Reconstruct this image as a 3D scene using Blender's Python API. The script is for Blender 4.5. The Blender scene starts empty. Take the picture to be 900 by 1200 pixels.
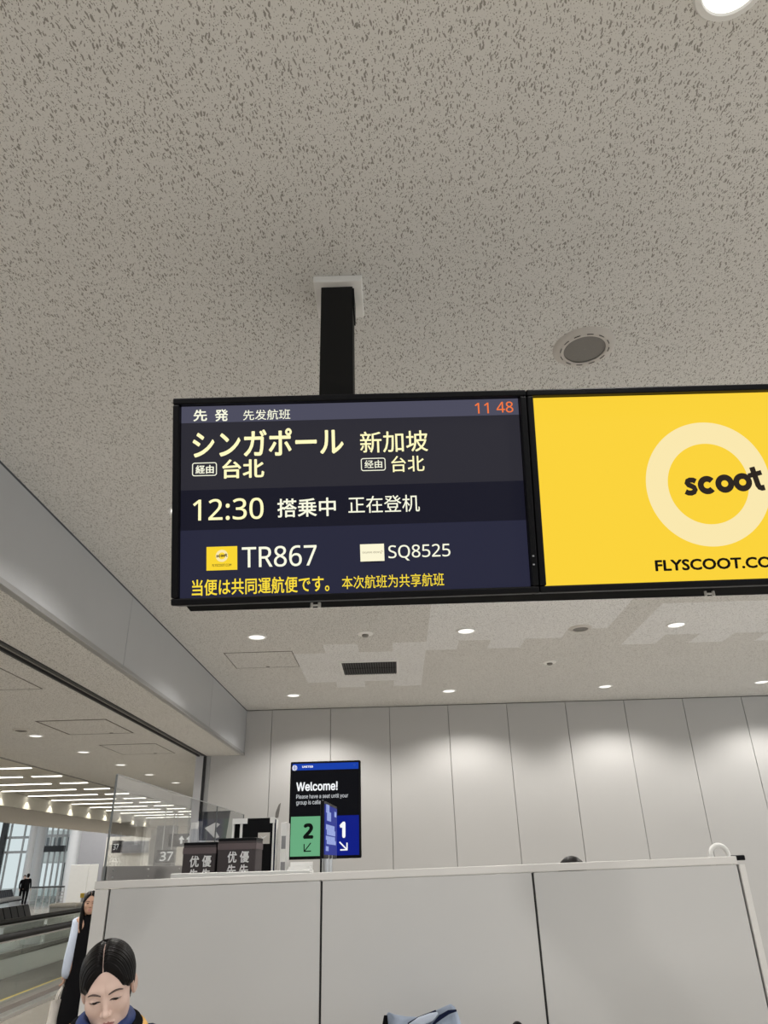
import bpy, math, random
import numpy as np
from mathutils import Vector, Matrix
random.seed(7)
S = bpy.context.scene
COL = S.collection

# ------------------------------------------------------------------ camera
EYE = 1.75
F = 836.93                                     # focal length in pixels of the 900x1200 frame
_d = np.array([18., -413., -F]); _d /= np.linalg.norm(_d)
_z = np.array([-46., 1694., -F]); _z -= _d * (_d @ _z); _z /= np.linalg.norm(_z)
_x = np.cross(_d, _z)
R = np.stack([_x, _d, _z])                     # camera axes -> world axes
cam_data = bpy.data.cameras.new('camera')
cam = bpy.data.objects.new('camera', cam_data); COL.objects.link(cam)
cam.matrix_world = Matrix.Translation((0, 0, EYE)) @ Matrix(R.tolist()).to_4x4()
cam_data.sensor_fit = 'VERTICAL'; cam_data.sensor_height = 36.0
cam_data.lens = F / 1200 * 36.0
cam_data.clip_start = 0.05; cam_data.clip_end = 300
S.camera = cam

# ------------------------------------------------------------------ exposure and sky
S.view_settings.view_transform = 'Standard'; S.view_settings.look = 'None'
S.view_settings.gamma = 1.0; S.view_settings.use_curve_mapping = False
S.view_settings.exposure = 0.0
world = bpy.data.worlds.new('sky'); S.world = world; world.use_nodes = True
bg = world.node_tree.nodes['Background']
bg.inputs[0].default_value = (0.90, 0.96, 1.0, 1); bg.inputs[1].default_value = .82

# ------------------------------------------------------------------ main dimensions
CEIL = 4.0; SOF = 3.32; COF = 3.65
WBACK = 11.5; XB = -2.34; XS = -2.94; XC = -5.85; XF = -9.95
GRID_X = [-1.47 + 2.27 * k for k in range(-0, 5)]
GRID_Y = [-4.7, -1.65, 1.185, 4.45, 7.52, 10.5]
SPOT_W = 103.0

def spot(loc, power, size=141, blend=.50, color=(1, .965, .92), r=.06):
    l = bpy.data.lights.new('downlight_lamp', 'SPOT'); l.energy = power; l.spot_size = math.radians(size)
    l.spot_blend = blend; l.color = color; l.shadow_soft_size = r
    o = bpy.data.objects.new('downlight_lamp', l); COL.objects.link(o); o.location = loc
    return o
for gx in GRID_X:
    for gy in GRID_Y:
        if gy == 1.185: gx += .235
        spot((gx, gy, CEIL - .05), SPOT_W)

# ------------------------------------------------------------------ helpers
def ray(px, py): return R @ np.array([px - 450., 600. - py, -F])
def hit(px, py, axis, val):
    r = ray(px, py); c = np.array([0, 0, EYE]); return c + (val - c[axis]) / r[axis] * r
def AX(px, py, x): return hit(px, py, 0, x)
def AY(px, py, y): return hit(px, py, 1, y)
def AZ(px, py, z): return hit(px, py, 2, z)

class MB:
    def __init__(s, off=(0, 0, 0)): s.v = []; s.f = []; s.m = []; s.o = np.array(off, float)
    def add(s, vs, fs, mi=0):
        b = len(s.v); s.v += [tuple(np.array(p, float) - s.o) for p in vs]
        s.f += [tuple(b + i for i in f) for f in fs]; s.m += [mi] * len(fs); return s
    def box(s, x0, x1, y0, y1, z0, z1, mi=0):
        return s.add([(x0, y0, z0), (x1, y0, z0), (x1, y1, z0), (x0, y1, z0), (x0, y0, z1), (x1, y0, z1), (x1, y1, z1), (x0, y1, z1)],
                     [(0, 3, 2, 1), (4, 5, 6, 7), (0, 1, 5, 4), (1, 2, 6, 5), (2, 3, 7, 6), (3, 0, 4, 7)], mi)
    def prism(s, pts, d, mi=0):                # planar polygon pts pushed by the vector d
        n = len(pts); d = np.array(d, float); a = [np.array(p, float) for p in pts]
        fs = [tuple(range(n - 1, -1, -1)), tuple(range(n, 2 * n))] + [(i, (i + 1) % n, n + (i + 1) % n, n + i) for i in range(n)]
        return s.add(a + [p + d for p in a], fs, mi)
    def quad(s, a, b, c, d, mi=0): return s.add([a, b, c, d], [(0, 1, 2, 3)], mi)
    def tube(s, pts, r, n=10, mi=0, caps=True):
        P = [np.array(p, float) for p in pts]; rr = r if hasattr(r, '__len__') else [r] * len(P)
        vs = []; fs = []; ref = None
        for i, p in enumerate(P):
            t = P[min(i + 1, len(P) - 1)] - P[max(i - 1, 0)]; t /= (np.linalg.norm(t) + 1e-9)
            if ref is None:
                ref = np.array([0, 0, 1.]) if abs(t[2]) < .9 else np.array([1., 0, 0])
            a = np.cross(t, ref); a /= np.linalg.norm(a); b = np.cross(a, t); ref = b
            for k in range(n):
                q = 2 * math.pi * k / n; vs.append(p + rr[i] * (math.cos(q) * a + math.sin(q) * b))
        for i in range(len(P) - 1):
            for k in range(n):
                fs.append((i * n + k, i * n + (k + 1) % n, (i + 1) * n + (k + 1) % n, (i + 1) * n + k))
        if caps: fs += [tuple(range(n - 1, -1, -1)), tuple(range((len(P) - 1) * n, len(P) * n))]
        return s.add(vs, fs, mi)
    def lathe(s, c, prof, n=40, mi=0, close=True):   # profile of (radius, z)
        vs = []; fs = []; c = np.array(c, float); m = len(prof)
        for (r, z) in prof:
            for k in range(n):
                q = 2 * math.pi * k / n; vs.append(c + np.array([r * math.cos(q), r * math.sin(q), z]))
        for i in range(m - 1):
            for k in range(n): fs.append((i * n + k, i * n + (k + 1) % n, (i + 1) * n + (k + 1) % n, (i + 1) * n + k))
        if close:
            fs.append(tuple(range(n))[::-1]); fs.append(tuple(range((m - 1) * n, m * n)))
        return s.add(vs, fs, mi)
    def ell(s, c, r, nu=20, nv=12, mi=0):
        vs = []; fs = []; c = np.array(c, float); r = np.array(r if hasattr(r, '__len__') else (r, r, r), float)
        for i in range(nv + 1):
            th = math.pi * i / nv
            for k in range(nu):
                ph = 2 * math.pi * k / nu
                vs.append(c + r * np.array([math.sin(th) * math.cos(ph), math.sin(th) * math.sin(ph), math.cos(th)]))
        for i in range(nv):
            for k in range(nu): fs.append((i * nu + k, (i + 1) * nu + k, (i + 1) * nu + (k + 1) % nu, i * nu + (k + 1) % nu))
        return s.add(vs, fs, mi)
    def build(s, name, mats, parent=None, smooth=False, bevel=0, loc=None, seg=2, angle=35):
        me = bpy.data.meshes.new(name); me.from_pydata([tuple(map(float, p)) for p in s.v], [], s.f); me.update()
        ms = mats if isinstance(mats, (list, tuple)) else [mats]
        for m in ms: me.materials.append(m)
        me.polygons.foreach_set('material_index', s.m)
        o = bpy.data.objects.new(name, me); COL.objects.link(o)
        if parent: o.parent = parent
        if loc is not None: o.location = loc
        if smooth:
            me.polygons.foreach_set('use_smooth', [True] * len(s.f))
            if smooth != 'all':
                md = o.modifiers.new('edges', 'EDGE_SPLIT'); md.split_angle = math.radians(angle)
        if bevel:
            md = o.modifiers.new('bevel', 'BEVEL'); md.width = bevel; md.segments = seg; md.limit_method = 'ANGLE'; md.angle_limit = math.radians(40)
        return o

def tag(o, label=None, cat=None, group=None, kind=None):
    if label: o['label'] = label
    if cat: o['category'] = cat
    if group: o['group'] = group
    if kind: o['kind'] = kind
    return o
def thing(name, label, cat, loc=(0, 0, 0), group=None, rotz=0):
    o = bpy.data.objects.new(name, None); COL.objects.link(o); o.location = loc; o.rotation_euler = (0, 0, rotz)
    o.empty_display_size = .1
    return tag(o, label, cat, group)
def structure(o): o['kind'] = 'structure'; return o
def copy_tree(o, parent=None):
    c = o.copy(); COL.objects.link(c)
    if parent: c.parent = parent
    for ch in [q for q in o.children]: copy_tree(ch, c)
    return c

# ------------------------------------------------------------------ materials
def mat(name, color, rough=.5, metal=0., emit=None, estr=1., spec=None, var=.04, vscale=6., bump=0., bscale=200.):
    m = bpy.data.materials.new(name); m.use_nodes = True; nt = m.node_tree; b = nt.nodes['Principled BSDF']
    b.inputs['Roughness'].default_value = rough; b.inputs['Metallic'].default_value = metal
    if spec is not None: b.inputs['Specular IOR Level'].default_value = spec
    tc = nt.nodes.new('ShaderNodeTexCoord')
    nz = nt.nodes.new('ShaderNodeTexNoise'); nz.inputs['Scale'].default_value = vscale; nz.inputs['Detail'].default_value = 3
    nt.links.new(tc.outputs['Object'], nz.inputs['Vector'])
    mx = nt.nodes.new('ShaderNodeMix'); mx.data_type = 'RGBA'
    mx.inputs['A'].default_value = tuple(c * (1 - var) for c in color) + (1,)
    mx.inputs['B'].default_value = tuple(min(1, c * (1 + var)) for c in color) + (1,)
    nt.links.new(nz.outputs['Fac'], mx.inputs['Factor']); nt.links.new(mx.outputs['Result'], b.inputs['Base Color'])
    if emit:
        b.inputs['Emission Color'].default_value = tuple(emit) + (1,); b.inputs['Emission Strength'].default_value = estr
    if bump:
        n2 = nt.nodes.new('ShaderNodeTexNoise'); n2.inputs['Scale'].default_value = bscale
        nt.links.new(tc.outputs['Object'], n2.inputs['Vector'])
        bp = nt.nodes.new('ShaderNodeBump'); bp.inputs['Strength'].default_value = bump; bp.inputs['Distance'].default_value = .002
        nt.links.new(n2.outputs['Fac'], bp.inputs['Height']); nt.links.new(bp.outputs['Normal'], b.inputs['Normal'])
    return m
def srgb(r, g, b):
    return tuple(((c / 255) / 12.92 if c / 255 <= .04045 else ((c / 255 + .055) / 1.055) ** 2.4) for c in (r, g, b))
def glow(name, rgb255, k=1.0):                 # screen pixels, lamp lenses
    c = srgb(*rgb255)
    return mat(name, (.002, .002, .002), .5, 0, c, k, var=0, spec=.05)
def glass_mat(name, tint=(.93, .95, .95), refl=.10, rough=.02, k=.30):
    m = bpy.data.materials.new(name); m.use_nodes = True; nt = m.node_tree; nt.nodes.clear()
    out = nt.nodes.new('ShaderNodeOutputMaterial'); t = nt.nodes.new('ShaderNodeBsdfTransparent'); t.inputs[0].default_value = tint + (1,)
    g = nt.nodes.new('ShaderNodeBsdfGlossy'); g.inputs['Roughness'].default_value = rough; g.inputs[0].default_value = (1, 1, 1, 1)
    fr = nt.nodes.new('ShaderNodeLayerWeight'); fr.inputs[0].default_value = .25
    mt = nt.nodes.new('ShaderNodeMath'); mt.operation = 'MULTIPLY_ADD'; mt.inputs[1].default_value = k; mt.inputs[2].default_value = refl; mt.use_clamp = True
    nt.links.new(fr.outputs['Fresnel'], mt.inputs[0])
    mx = nt.nodes.new('ShaderNodeMixShader'); nt.links.new(mt.outputs[0], mx.inputs[0])
    nt.links.new(t.outputs[0], mx.inputs[1]); nt.links.new(g.outputs[0], mx.inputs[2]); nt.links.new(mx.outputs[0], out.inputs[0])
    return m

def tile_mat(name, base, hole, amount=1.0):
    """fissured mineral-fibre ceiling board: pin holes and worm-like fissures"""
    m = bpy.data.materials.new(name); m.use_nodes = True; nt = m.node_tree; N = nt.nodes; L = nt.links
    b = N['Principled BSDF']; b.inputs['Roughness'].default_value = .9; b.inputs['Specular IOR Level'].default_value = .1
    tc = N.new('ShaderNodeTexCoord')
    nz = N.new('ShaderNodeTexNoise'); nz.inputs['Scale'].default_value = 26; nz.inputs['Detail'].default_value = 2
    L.new(tc.outputs['Object'], nz.inputs['Vector'])
    sub = N.new('ShaderNodeVectorMath'); sub.operation = 'SUBTRACT'; L.new(nz.outputs['Color'], sub.inputs[0]); sub.inputs[1].default_value = (.5, .5, .5)
    scl = N.new('ShaderNodeVectorMath'); scl.operation = 'SCALE'; L.new(sub.outputs[0], scl.inputs[0]); scl.inputs['Scale'].default_value = .022
    wv = N.new('ShaderNodeVectorMath'); wv.operation = 'ADD'; L.new(tc.outputs['Object'], wv.inputs[0]); L.new(scl.outputs[0], wv.inputs[1])
    def layer(vec, sx, sy, rot, thr, seed):
        mp = N.new('ShaderNodeMapping'); mp.inputs['Rotation'].default_value = (0, 0, rot); L.new(vec, mp.inputs['Vector'])
        m2 = N.new('ShaderNodeMapping'); m2.inputs['Scale'].default_value = (sx, sy, 1); m2.inputs['Location'].default_value = (seed, seed * 1.7, 0)
        L.new(mp.outputs[0], m2.inputs['Vector'])
        vo = N.new('ShaderNodeTexVoronoi'); vo.voronoi_dimensions = '2D'; vo.inputs['Scale'].default_value = 1; L.new(m2.outputs[0], vo.inputs['Vector'])
        sp = N.new('ShaderNodeSeparateColor'); L.new(vo.outputs['Color'], sp.inputs[0])
        pw = N.new('ShaderNodeMath'); pw.operation = 'POWER'; L.new(sp.outputs[0], pw.inputs[0]); pw.inputs[1].default_value = 1.6
        t = N.new('ShaderNodeMath'); t.operation = 'MULTIPLY'; L.new(pw.outputs[0], t.inputs[0]); t.inputs[1].default_value = thr
        df = N.new('ShaderNodeMath'); df.operation = 'SUBTRACT'; L.new(t.outputs[0], df.inputs[0]); L.new(vo.outputs['Distance'], df.inputs[1])
        k = N.new('ShaderNodeMath'); k.operation = 'MULTIPLY'; k.use_clamp = True; L.new(df.outputs[0], k.inputs[0]); k.inputs[1].default_value = 14
        return k.outputs[0]
    outs = [layer(wv.outputs[0], 98, 31, .18, .35, 3.1), layer(wv.outputs[0], 94, 33, -.30, .31, 11.7),
            layer(tc.outputs['Object'], 135, 125, .4, .33, 5.3)]
    acc = outs[0]
    for o2 in outs[1:]:
        mxn = N.new('ShaderNodeMath'); mxn.operation = 'MAXIMUM'; L.new(acc, mxn.inputs[0]); L.new(o2, mxn.inputs[1]); acc = mxn.outputs[0]
    am = N.new('ShaderNodeMath'); am.operation = 'MULTIPLY'; am.inputs[1].default_value = amount; L.new(acc, am.inputs[0])
    big = N.new('ShaderNodeTexNoise'); big.inputs['Scale'].default_value = 1.3; L.new(tc.outputs['Object'], big.inputs['Vector'])
    m1 = N.new('ShaderNodeMix'); m1.data_type = 'RGBA'; m1.inputs['A'].default_value = tuple(c * .96 for c in base) + (1,); m1.inputs['B'].default_value = tuple(c * 1.04 for c in base) + (1,)
    L.new(big.outputs['Fac'], m1.inputs['Factor'])
    m2 = N.new('ShaderNodeMix'); m2.data_type = 'RGBA'; L.new(am.outputs[0], m2.inputs['Factor']); L.new(m1.outputs['Result'], m2.inputs['A']); m2.inputs['B'].default_value = hole + (1,)
    L.new(m2.outputs['Result'], b.inputs['Base Color'])
    return m

M = {}
M['tile'] = tile_mat('aged_ceiling_board', (.69, .68, .65), (.30, .285, .26))
M['tile_new'] = tile_mat('clean_ceiling_board', (.80, .80, .79), (.30, .29, .28), .8)
M['wall'] = mat('wall_panel_white', (.505, .497, .484), .55, var=.015, vscale=2)
M['gap'] = mat('shadow_gap', (.03, .03, .03), .8)
M['wall_gap'] = mat('panel_joint', (.25, .24, .23), .8)
M['alu'] = mat('satin_aluminium', (.52, .53, .545), .34, .25, var=.02, vscale=3)
M['alu_trim'] = mat('aluminium_trim', (.42, .42, .42), .4, .7)
M['track'] = mat('dark_track', (.03, .03, .032), .5, .3)
M['track_grey'] = mat('track_grey', (.30, .29, .28), .5, .4)
M['floor'] = mat('lounge_floor', (.46, .43, .39), .45, var=.06, vscale=30)
M['floor_con'] = mat('concourse_floor', (.24, .215, .185), .25, var=.06, vscale=4)
M['black'] = mat('black_housing', (.004, .004, .005), .45, spec=.12)
M['black_matte'] = mat('black_powdercoat', (.006, .006, .006), .7, spec=.04)
M['pole'] = mat('pole_powdercoat', (.011, .011, .011), .6, spec=.2)
M['far_grey'] = mat('far_wall_grey', (.30, .30, .32), .5)
M['white_paint'] = mat('white_paint', (.78, .78, .76), .45)
M['plate_white'] = mat('plate_white', (.84, .83, .80), .45)
M['lens'] = mat('lamp_lens', (.9, .9, .88), .4, emit=(1, .97, .92), estr=1.15)
M['reflector'] = mat('lamp_reflector', (.85, .85, .85), .2, .9)
M['speaker_ring'] = mat('speaker_ring', (.56, .53, .49), .5)
M['speaker_mesh'] = mat('speaker_mesh', (.20, .19, .175), .6, .2, var=.25, vscale=400)
M['vent_dark'] = mat('vent_dark', (.008, .008, .008), .8)
M['vent_slat'] = mat('vent_slat', (.022, .021, .02), .5, .2)
M['line'] = mat('hatch_joint', (.14, .125, .11), .8)
M['part'] = mat('partition_laminate', (.535, .53, .52), .42, var=.02, vscale=3)
M['part_cap'] = mat('partition_cap', (.66, .645, .62), .38, var=.02)
M['acrylic'] = glass_mat('clear_acrylic', (.92, .925, .925), .05, k=.42)
M['acrylic_low_refl'] = glass_mat('low_reflection_acrylic', (.90, .905, .905), .01, k=.03)  # reflection turned down to keep the boarding screen's mirror image out
M['glass'] = glass_mat('clear_glass', (.93, .965, .955), .04)
M['steel'] = mat('brushed_steel', (.60, .60, .60), .28, .95)
M['skin'] = mat('skin_fair', (.74, .54, .46), .5, var=.05, vscale=25, spec=.35)
M['skin_tan'] = mat('skin_tan', (.50, .30, .21), .5)
M['lip'] = mat('lips', (.44, .19, .18), .4)
M['brow'] = mat('brow', (.10, .07, .06), .8)
M['eye'] = mat('eye_white', (.62, .57, .54), .25)
M['iris'] = mat('eye_iris', (.012, .008, .006), .15)
def hair_mat():
    m = mat('black_hair', (.005, .004, .004), .42, spec=.14); nt = m.node_tree; b = nt.nodes['Principled BSDF']
    tc = nt.nodes.new('ShaderNodeTexCoord'); mp = nt.nodes.new('ShaderNodeMapping'); mp.inputs['Scale'].default_value = (25, 420, 25)
    nz = nt.nodes.new('ShaderNodeTexNoise'); nz.inputs['Scale'].default_value = 1; nz.inputs['Detail'].default_value = 3
    bp = nt.nodes.new('ShaderNodeBump'); bp.inputs['Strength'].default_value = .3; bp.inputs['Distance'].default_value = .002
    nt.links.new(tc.outputs['Object'], mp.inputs[0]); nt.links.new(mp.outputs[0], nz.inputs['Vector'])
    nt.links.new(nz.outputs['Fac'], bp.inputs['Height']); nt.links.new(bp.outputs['Normal'], b.inputs['Normal'])
    return m
M['hair'] = hair_mat()
M['navy'] = mat('navy_cloth', (.010, .015, .045), .9, spec=.1)
M['blue'] = mat('royal_blue_cloth', (.012, .035, .16), .7)
M['pale_blue'] = mat('pale_blue_cloth', (.56, .63, .76), .8, bump=.3, bscale=300)
M['sky_cloth'] = mat('light_blue_cloth', (.40, .47, .60), .85, bump=.3, bscale=300)
M['orange'] = mat('ochre_stripe', (.75, .42, .10), .7)
M['cloth_black'] = mat('black_cloth', (.007, .007, .008), .9, spec=.05)
M['tote'] = mat('off_white_canvas', (.72, .68, .63), .85)
M['grey_box'] = mat('grey_stone', (.42, .42, .41), .6)
M['seat'] = mat('charcoal_vinyl', (.008, .009, .012), .55, spec=.12)
M['rubber'] = mat('black_rubber', (.006, .006, .006), .5, spec=.12)
M['belt'] = mat('walkway_belt', (.085, .08, .072), .6)
M['yellow'] = mat('yellow_marking', (.75, .52, .06), .5)
M['brown_metal'] = mat('bronze_skirting', (.24, .21, .19), .35, .6)
M['con_wall'] = mat('concourse_wall', (.74, .71, .64), .6)
M['con_white'] = mat('concourse_white', (.82, .82, .80), .5)
M['con_grey'] = mat('concourse_grey', (.55, .55, .57), .5)
M['column'] = mat('column_white', (.80, .82, .84), .4)
M['frame_dark'] = mat('window_frame_dark', (.05, .055, .06), .5)
M['frame_light'] = mat('window_frame_light', (.70, .72, .74), .4)
M['strip'] = mat('strip_tube', (.9, .9, .85), .4, emit=(1, .97, .86), estr=4.0)
M['sign_black'] = mat('sign_black', (.012, .012, .014), .3)
M['sign_grey'] = mat('sign_grey', (.28, .28, .29), .5)
M['sign_white'] = glow('sign_white_light', (245, 245, 240), 1.0)
M['box_fabric'] = mat('brown_black_fabric', (.050, .040, .042), .8)
M['box_band'] = mat('mauve_band', (.115, .088, .092), .8)
M['char_white'] = mat('printed_white', (.80, .80, .80), .6)
M['edge'] = mat('acrylic_edge', (.16, .17, .17), .3)
M['edge_top'] = mat('acrylic_top_edge', (.55, .56, .56), .3)
M['ghost'] = glass_mat('reflection_grey', (.50, .50, .51), .03, .3, k=.05)  # grey tint imitating a reflection seen in the acrylic
M['ghost2'] = mat('reflection_pale', (.62, .62, .61), .6)  # pale tone of the reflected arrow, put into the colour

# ------------------------------------------------------------------ lettering
FONTS = {}
for key, fn in (('sans', 'NotoSansHebrew-Regular'), ('grotesk', 'Inter')):     # typefaces that ship inside Blender
    try: FONTS[key] = bpy.data.fonts.load(bpy.utils.system_resource('DATAFILES') + '/fonts/' + fn + '.woff2')
    except Exception: FONTS[key] = None
def text_geo(body, bold=0.0, res=3, face='sans'):
    cu = bpy.data.curves.new('lettering', 'FONT'); cu.body = body; cu.size = 1.0; cu.resolution_u = res
    if body.isascii() and FONTS.get(face): cu.font = FONTS[face]
    cu.fill_mode = 'FRONT'
    o = bpy.data.objects.new('lettering', cu); COL.objects.link(o)
    dg = bpy.context.evaluated_depsgraph_get(); me = bpy.data.meshes.new_from_object(o.evaluated_get(dg))
    v = np.array([p.co[:] for p in me.vertices]); f = [tuple(p.vertices) for p in me.polygons]
    bpy.data.objects.remove(o); bpy.data.curves.remove(cu); bpy.data.meshes.remove(me)
    v[:, 2] = 0
    if bold:                                     # heavier strokes: the same outline shifted round a small circle
        n = len(v); V = []; Fs = []
        for k in range(6):
            V.append(v + [bold * math.cos(k * math.pi / 3), bold * math.sin(k * math.pi / 3), k * 1e-4]); Fs += [tuple(i + k * n for i in t) for t in f]
        v = np.concatenate(V); f = Fs
    return v, f
def lettering(body, x0, x1, y0, y1, z, m, parent, bold=0.0, label=None, name='lettering', face='sans'):
    """writing fitted to a rectangle of the parent's local x-y plane, facing +z"""
    v, f = text_geo(body, bold, face=face)
    lo = v.min(0); hi = v.max(0)
    mb = MB()
    vs = [((p[0] - lo[0]) / (hi[0] - lo[0]) * (x1 - x0) + x0, (p[1] - lo[1]) / (hi[1] - lo[1]) * (y1 - y0) + y0, z + p[2]) for p in v]
    mb.add(vs, f)
    o = mb.build(name, m, parent)
    if label: o['label'] = label
    return o
def stroke(mb, pts, wd, z, mi=0, n=14):
    """flat brush stroke through points in the x-y plane, round joins"""
    P = [np.array(p, float) for p in pts]
    L_ = []; R_ = []
    for i, p in enumerate(P):
        t = P[min(i + 1, len(P) - 1)] - P[max(i - 1, 0)]; t /= np.linalg.norm(t); nn = np.array([-t[1], t[0]])
        L_.append(p + nn * wd / 2); R_.append(p - nn * wd / 2)
    k = len(P); vs = [(*p, z) for p in L_] + [(*p, z) for p in R_]
    mb.add(vs, [(i, k + i, k + i + 1, i + 1) for i in range(k - 1)], mi)
def arc(cx, cy, r, a0, a1, n=40, ry=None):
    ry = ry or r
    return [(cx + r * math.cos(math.radians(a0 + (a1 - a0) * i / n)), cy + ry * math.sin(math.radians(a0 + (a1 - a0) * i / n))) for i in range(n + 1)]
def rect(mb, x0, x1, y0, y1, z, mi=0): mb.add([(x0, y0, z), (x1, y0, z), (x1, y1, z), (x0, y1, z)], [(0, 1, 2, 3)], mi)

# ================================================================== SETTING
X1 = 9.2; Y0 = -9.0
# lounge ceiling: board grid with the replaced, cleaner boards around the vent
xe = [XB, -1.17, -.79, -.40, 0.0, .385, .75, 1.11, 1.50, 1.91, 2.34, 2.68, 3.08, 3.47, 3.86, 4.24, 4.62, X1]
ye = [Y0, 6.5, 6.78, 7.57, 7.90, 8.26, 9.74, 10.09, WBACK + .05]
clean = set()
def mark(xa, xb, ya, yb):
    for i in range(len(xe) - 1):
        for j in range(len(ye) - 1):
            if xe[i] >= xa - .01 and xe[i + 1] <= xb + .01 and ye[j] >= ya - .01 and ye[j + 1] <= yb + .01: clean.add((i, j))
mark(-1.17, .385, 8.26, 9.74); mark(-.79, -.40, 7.9, 8.26); mark(0, .385, 7.9, 8.26)
mark(-.79, -.40, 9.74, 10.09); mark(0, .385, 9.74, 10.09)
mark(.385, .75, 6.5, 8.26); mark(.75, 1.11, 6.5, 7.9); mark(1.11, 1.5, 6.5, 8.26); mark(1.5, 1.91, 6.5, 7.9); mark(1.91, 2.34, 6.5, 7.57)
mark(2.68, 3.08, 6.78, 8.26); mark(3.08, 3.47, 6.78, 7.9); mark(3.47, 3.86, 6.78, 8.26); mark(3.86, 4.24, 6.78, 7.9); mark(4.24, 4.62, 6.78, 8.26)
mb = MB()
for i in range(len(xe) - 1):
    for j in range(len(ye) - 1):
        mb.quad((xe[i], ye[j], CEIL), (xe[i], ye[j + 1], CEIL), (xe[i + 1], ye[j + 1], CEIL), (xe[i + 1], ye[j], CEIL), 1 if (i, j) in clean else 0)
structure(mb.build('ceiling', [M['tile'], M['tile_new']]))
# lounge and concourse floors
structure(MB().box(XS, X1, Y0, 60, -.06, 0).build('floor', M['floor']))
structure(MB().box(-34, XS, Y0, 62, -.06, 0).build('floor', M['floor_con']))
# far wall of the lounge: full-height panels with open joints
mb = MB(); mb.box(XS, X1, WBACK + .03, WBACK + .2, 0, CEIL + .1, 1)
seams = [-.086 + .925 * k for k in range(-4, 11)]
seams = [s for s in seams if s > XS + .3]
edges = [XS] + seams + [X1]
for a, b in zip(edges[:-1], edges[1:]): mb.box(a + .0035, b - .0035, WBACK, WBACK + .04, 0, CEIL - .012)
structure(mb.build('wall_back', [M['wall'], M['wall_gap']], bevel=.003))
# bulkhead above the opening, its soffit and the shutter track
mb = MB()
bs = [-8.95, -6, -3.1, -.05, 2.97, 6.1, 9.22, WBACK - .01]
for a, b in zip(bs[:-1], bs[1:]): mb.box(XB - .02, XB, a + .004, b - .004, SOF + .035, CEIL - .015)
mb.box(XB - .06, XB - .012, Y0, WBACK, SOF + .02, CEIL + .1, 1)
structure(mb.build('wall_left', [M['alu'], M['gap']], bevel=.003))
structure(MB().box(XB - .05, XB + .006, Y0, WBACK, SOF - .004, SOF + .034).build('trim_1', M['alu_trim'], bevel=.003))
mb = MB(); mb.quad((XS + .02, Y0, SOF), (XS + .02, WBACK, SOF), (XB - .05, WBACK, SOF), (XB - .05, Y0, SOF))
structure(mb.build('ceiling', M['tile']))
mb = MB(); mb.box(XS - .005, XS + .022, Y0, WBACK + .02, SOF - .012, SOF + .1); mb.box(XS - .10, XS - .075, Y0, WBACK + .02, SOF - .014, SOF + .1)
mb.box(XS - .075, XS - .005, Y0, WBACK + .02, SOF + .012, SOF + .1, 1)
mb.box(XS - .045, XS - .03, Y0, WBACK + .02, SOF - .006, SOF + .05, 1)
structure(mb.build('trim_2', [M['track'], M['track_grey']]))
# jamb where the opening meets the far wall
mb = MB(); mb.box(XS - .13, XS - .015, WBACK - .06, WBACK + .25, 0, SOF + .2, 0); mb.box(XS - .015, XS + .025, WBACK - .05, WBACK + .2, 0, SOF + .2, 1)
mb.box(XS + .025, XS + .085, WBACK - .02, WBACK + .2, 0, SOF + .2, 2)
structure(mb.build('trim_3', [M['con_grey'], M['track'], M['alu_trim']]))
# concourse ceilings: low strip, raised coffer over the walkways, low strip again
CYE = 31.0
mb = MB()
mb.quad((XC, Y0, SOF), (XC, 60, SOF), (XS - .1, 60, SOF), (XS - .1, Y0, SOF))
structure(mb.build('ceiling', M['tile']))
mb = MB(); mb.box(XC - .05, XC, Y0, CYE, SOF - .008, COF, 0); mb.box(XC - .09, XC - .05, Y0, CYE, SOF + .015, SOF + .05, 1)
structure(mb.build('trim_4', [M['track_grey'], M['white_paint']]))
mb = MB(); mb.quad((XF, Y0, COF), (XF, CYE, COF), (XC, CYE, COF), (XC, Y0, COF)); structure(mb.build('ceiling', M['con_wall']))
mb = MB(); mb.box(XF - .06, XF, Y0, CYE, SOF, COF, 0); mb.box(XF, XC, CYE, CYE + .06, SOF, COF, 0); structure(mb.build('wall_concourse', M['con_wall']))
mb = MB(); mb.quad((-13.0, Y0, SOF), (-13.0, 60, SOF), (XF, 60, SOF), (XF, Y0, SOF)); mb.quad((XF, CYE, SOF), (XF, 60, SOF), (XC, 60, SOF), (XC, CYE, SOF))
structure(mb.build('ceiling', M['con_wall']))
mb = MB(); mb.box(-13.06, -13.0, Y0, 60, SOF - .01, 7.0); structure(mb.build('wall_concourse', M['con_wall']))
structure(MB().box(-34, -13, Y0, 62, 7.0, 7.1).build('ceiling', M['con_white']))
# concourse right-hand wall beyond the lounge
structure(MB().box(XS - .12, XS + .0, WBACK + .25, 46, 0, SOF).build('wall_right', M['con_wall']))
# end wall with a grey information panel strip
mb = MB(); mb.box(-17.2, XS - .12, 46, 46.2, 0, SOF + .3, 0)
structure(mb.build('wall_end', [M['con_wall']]))

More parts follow.
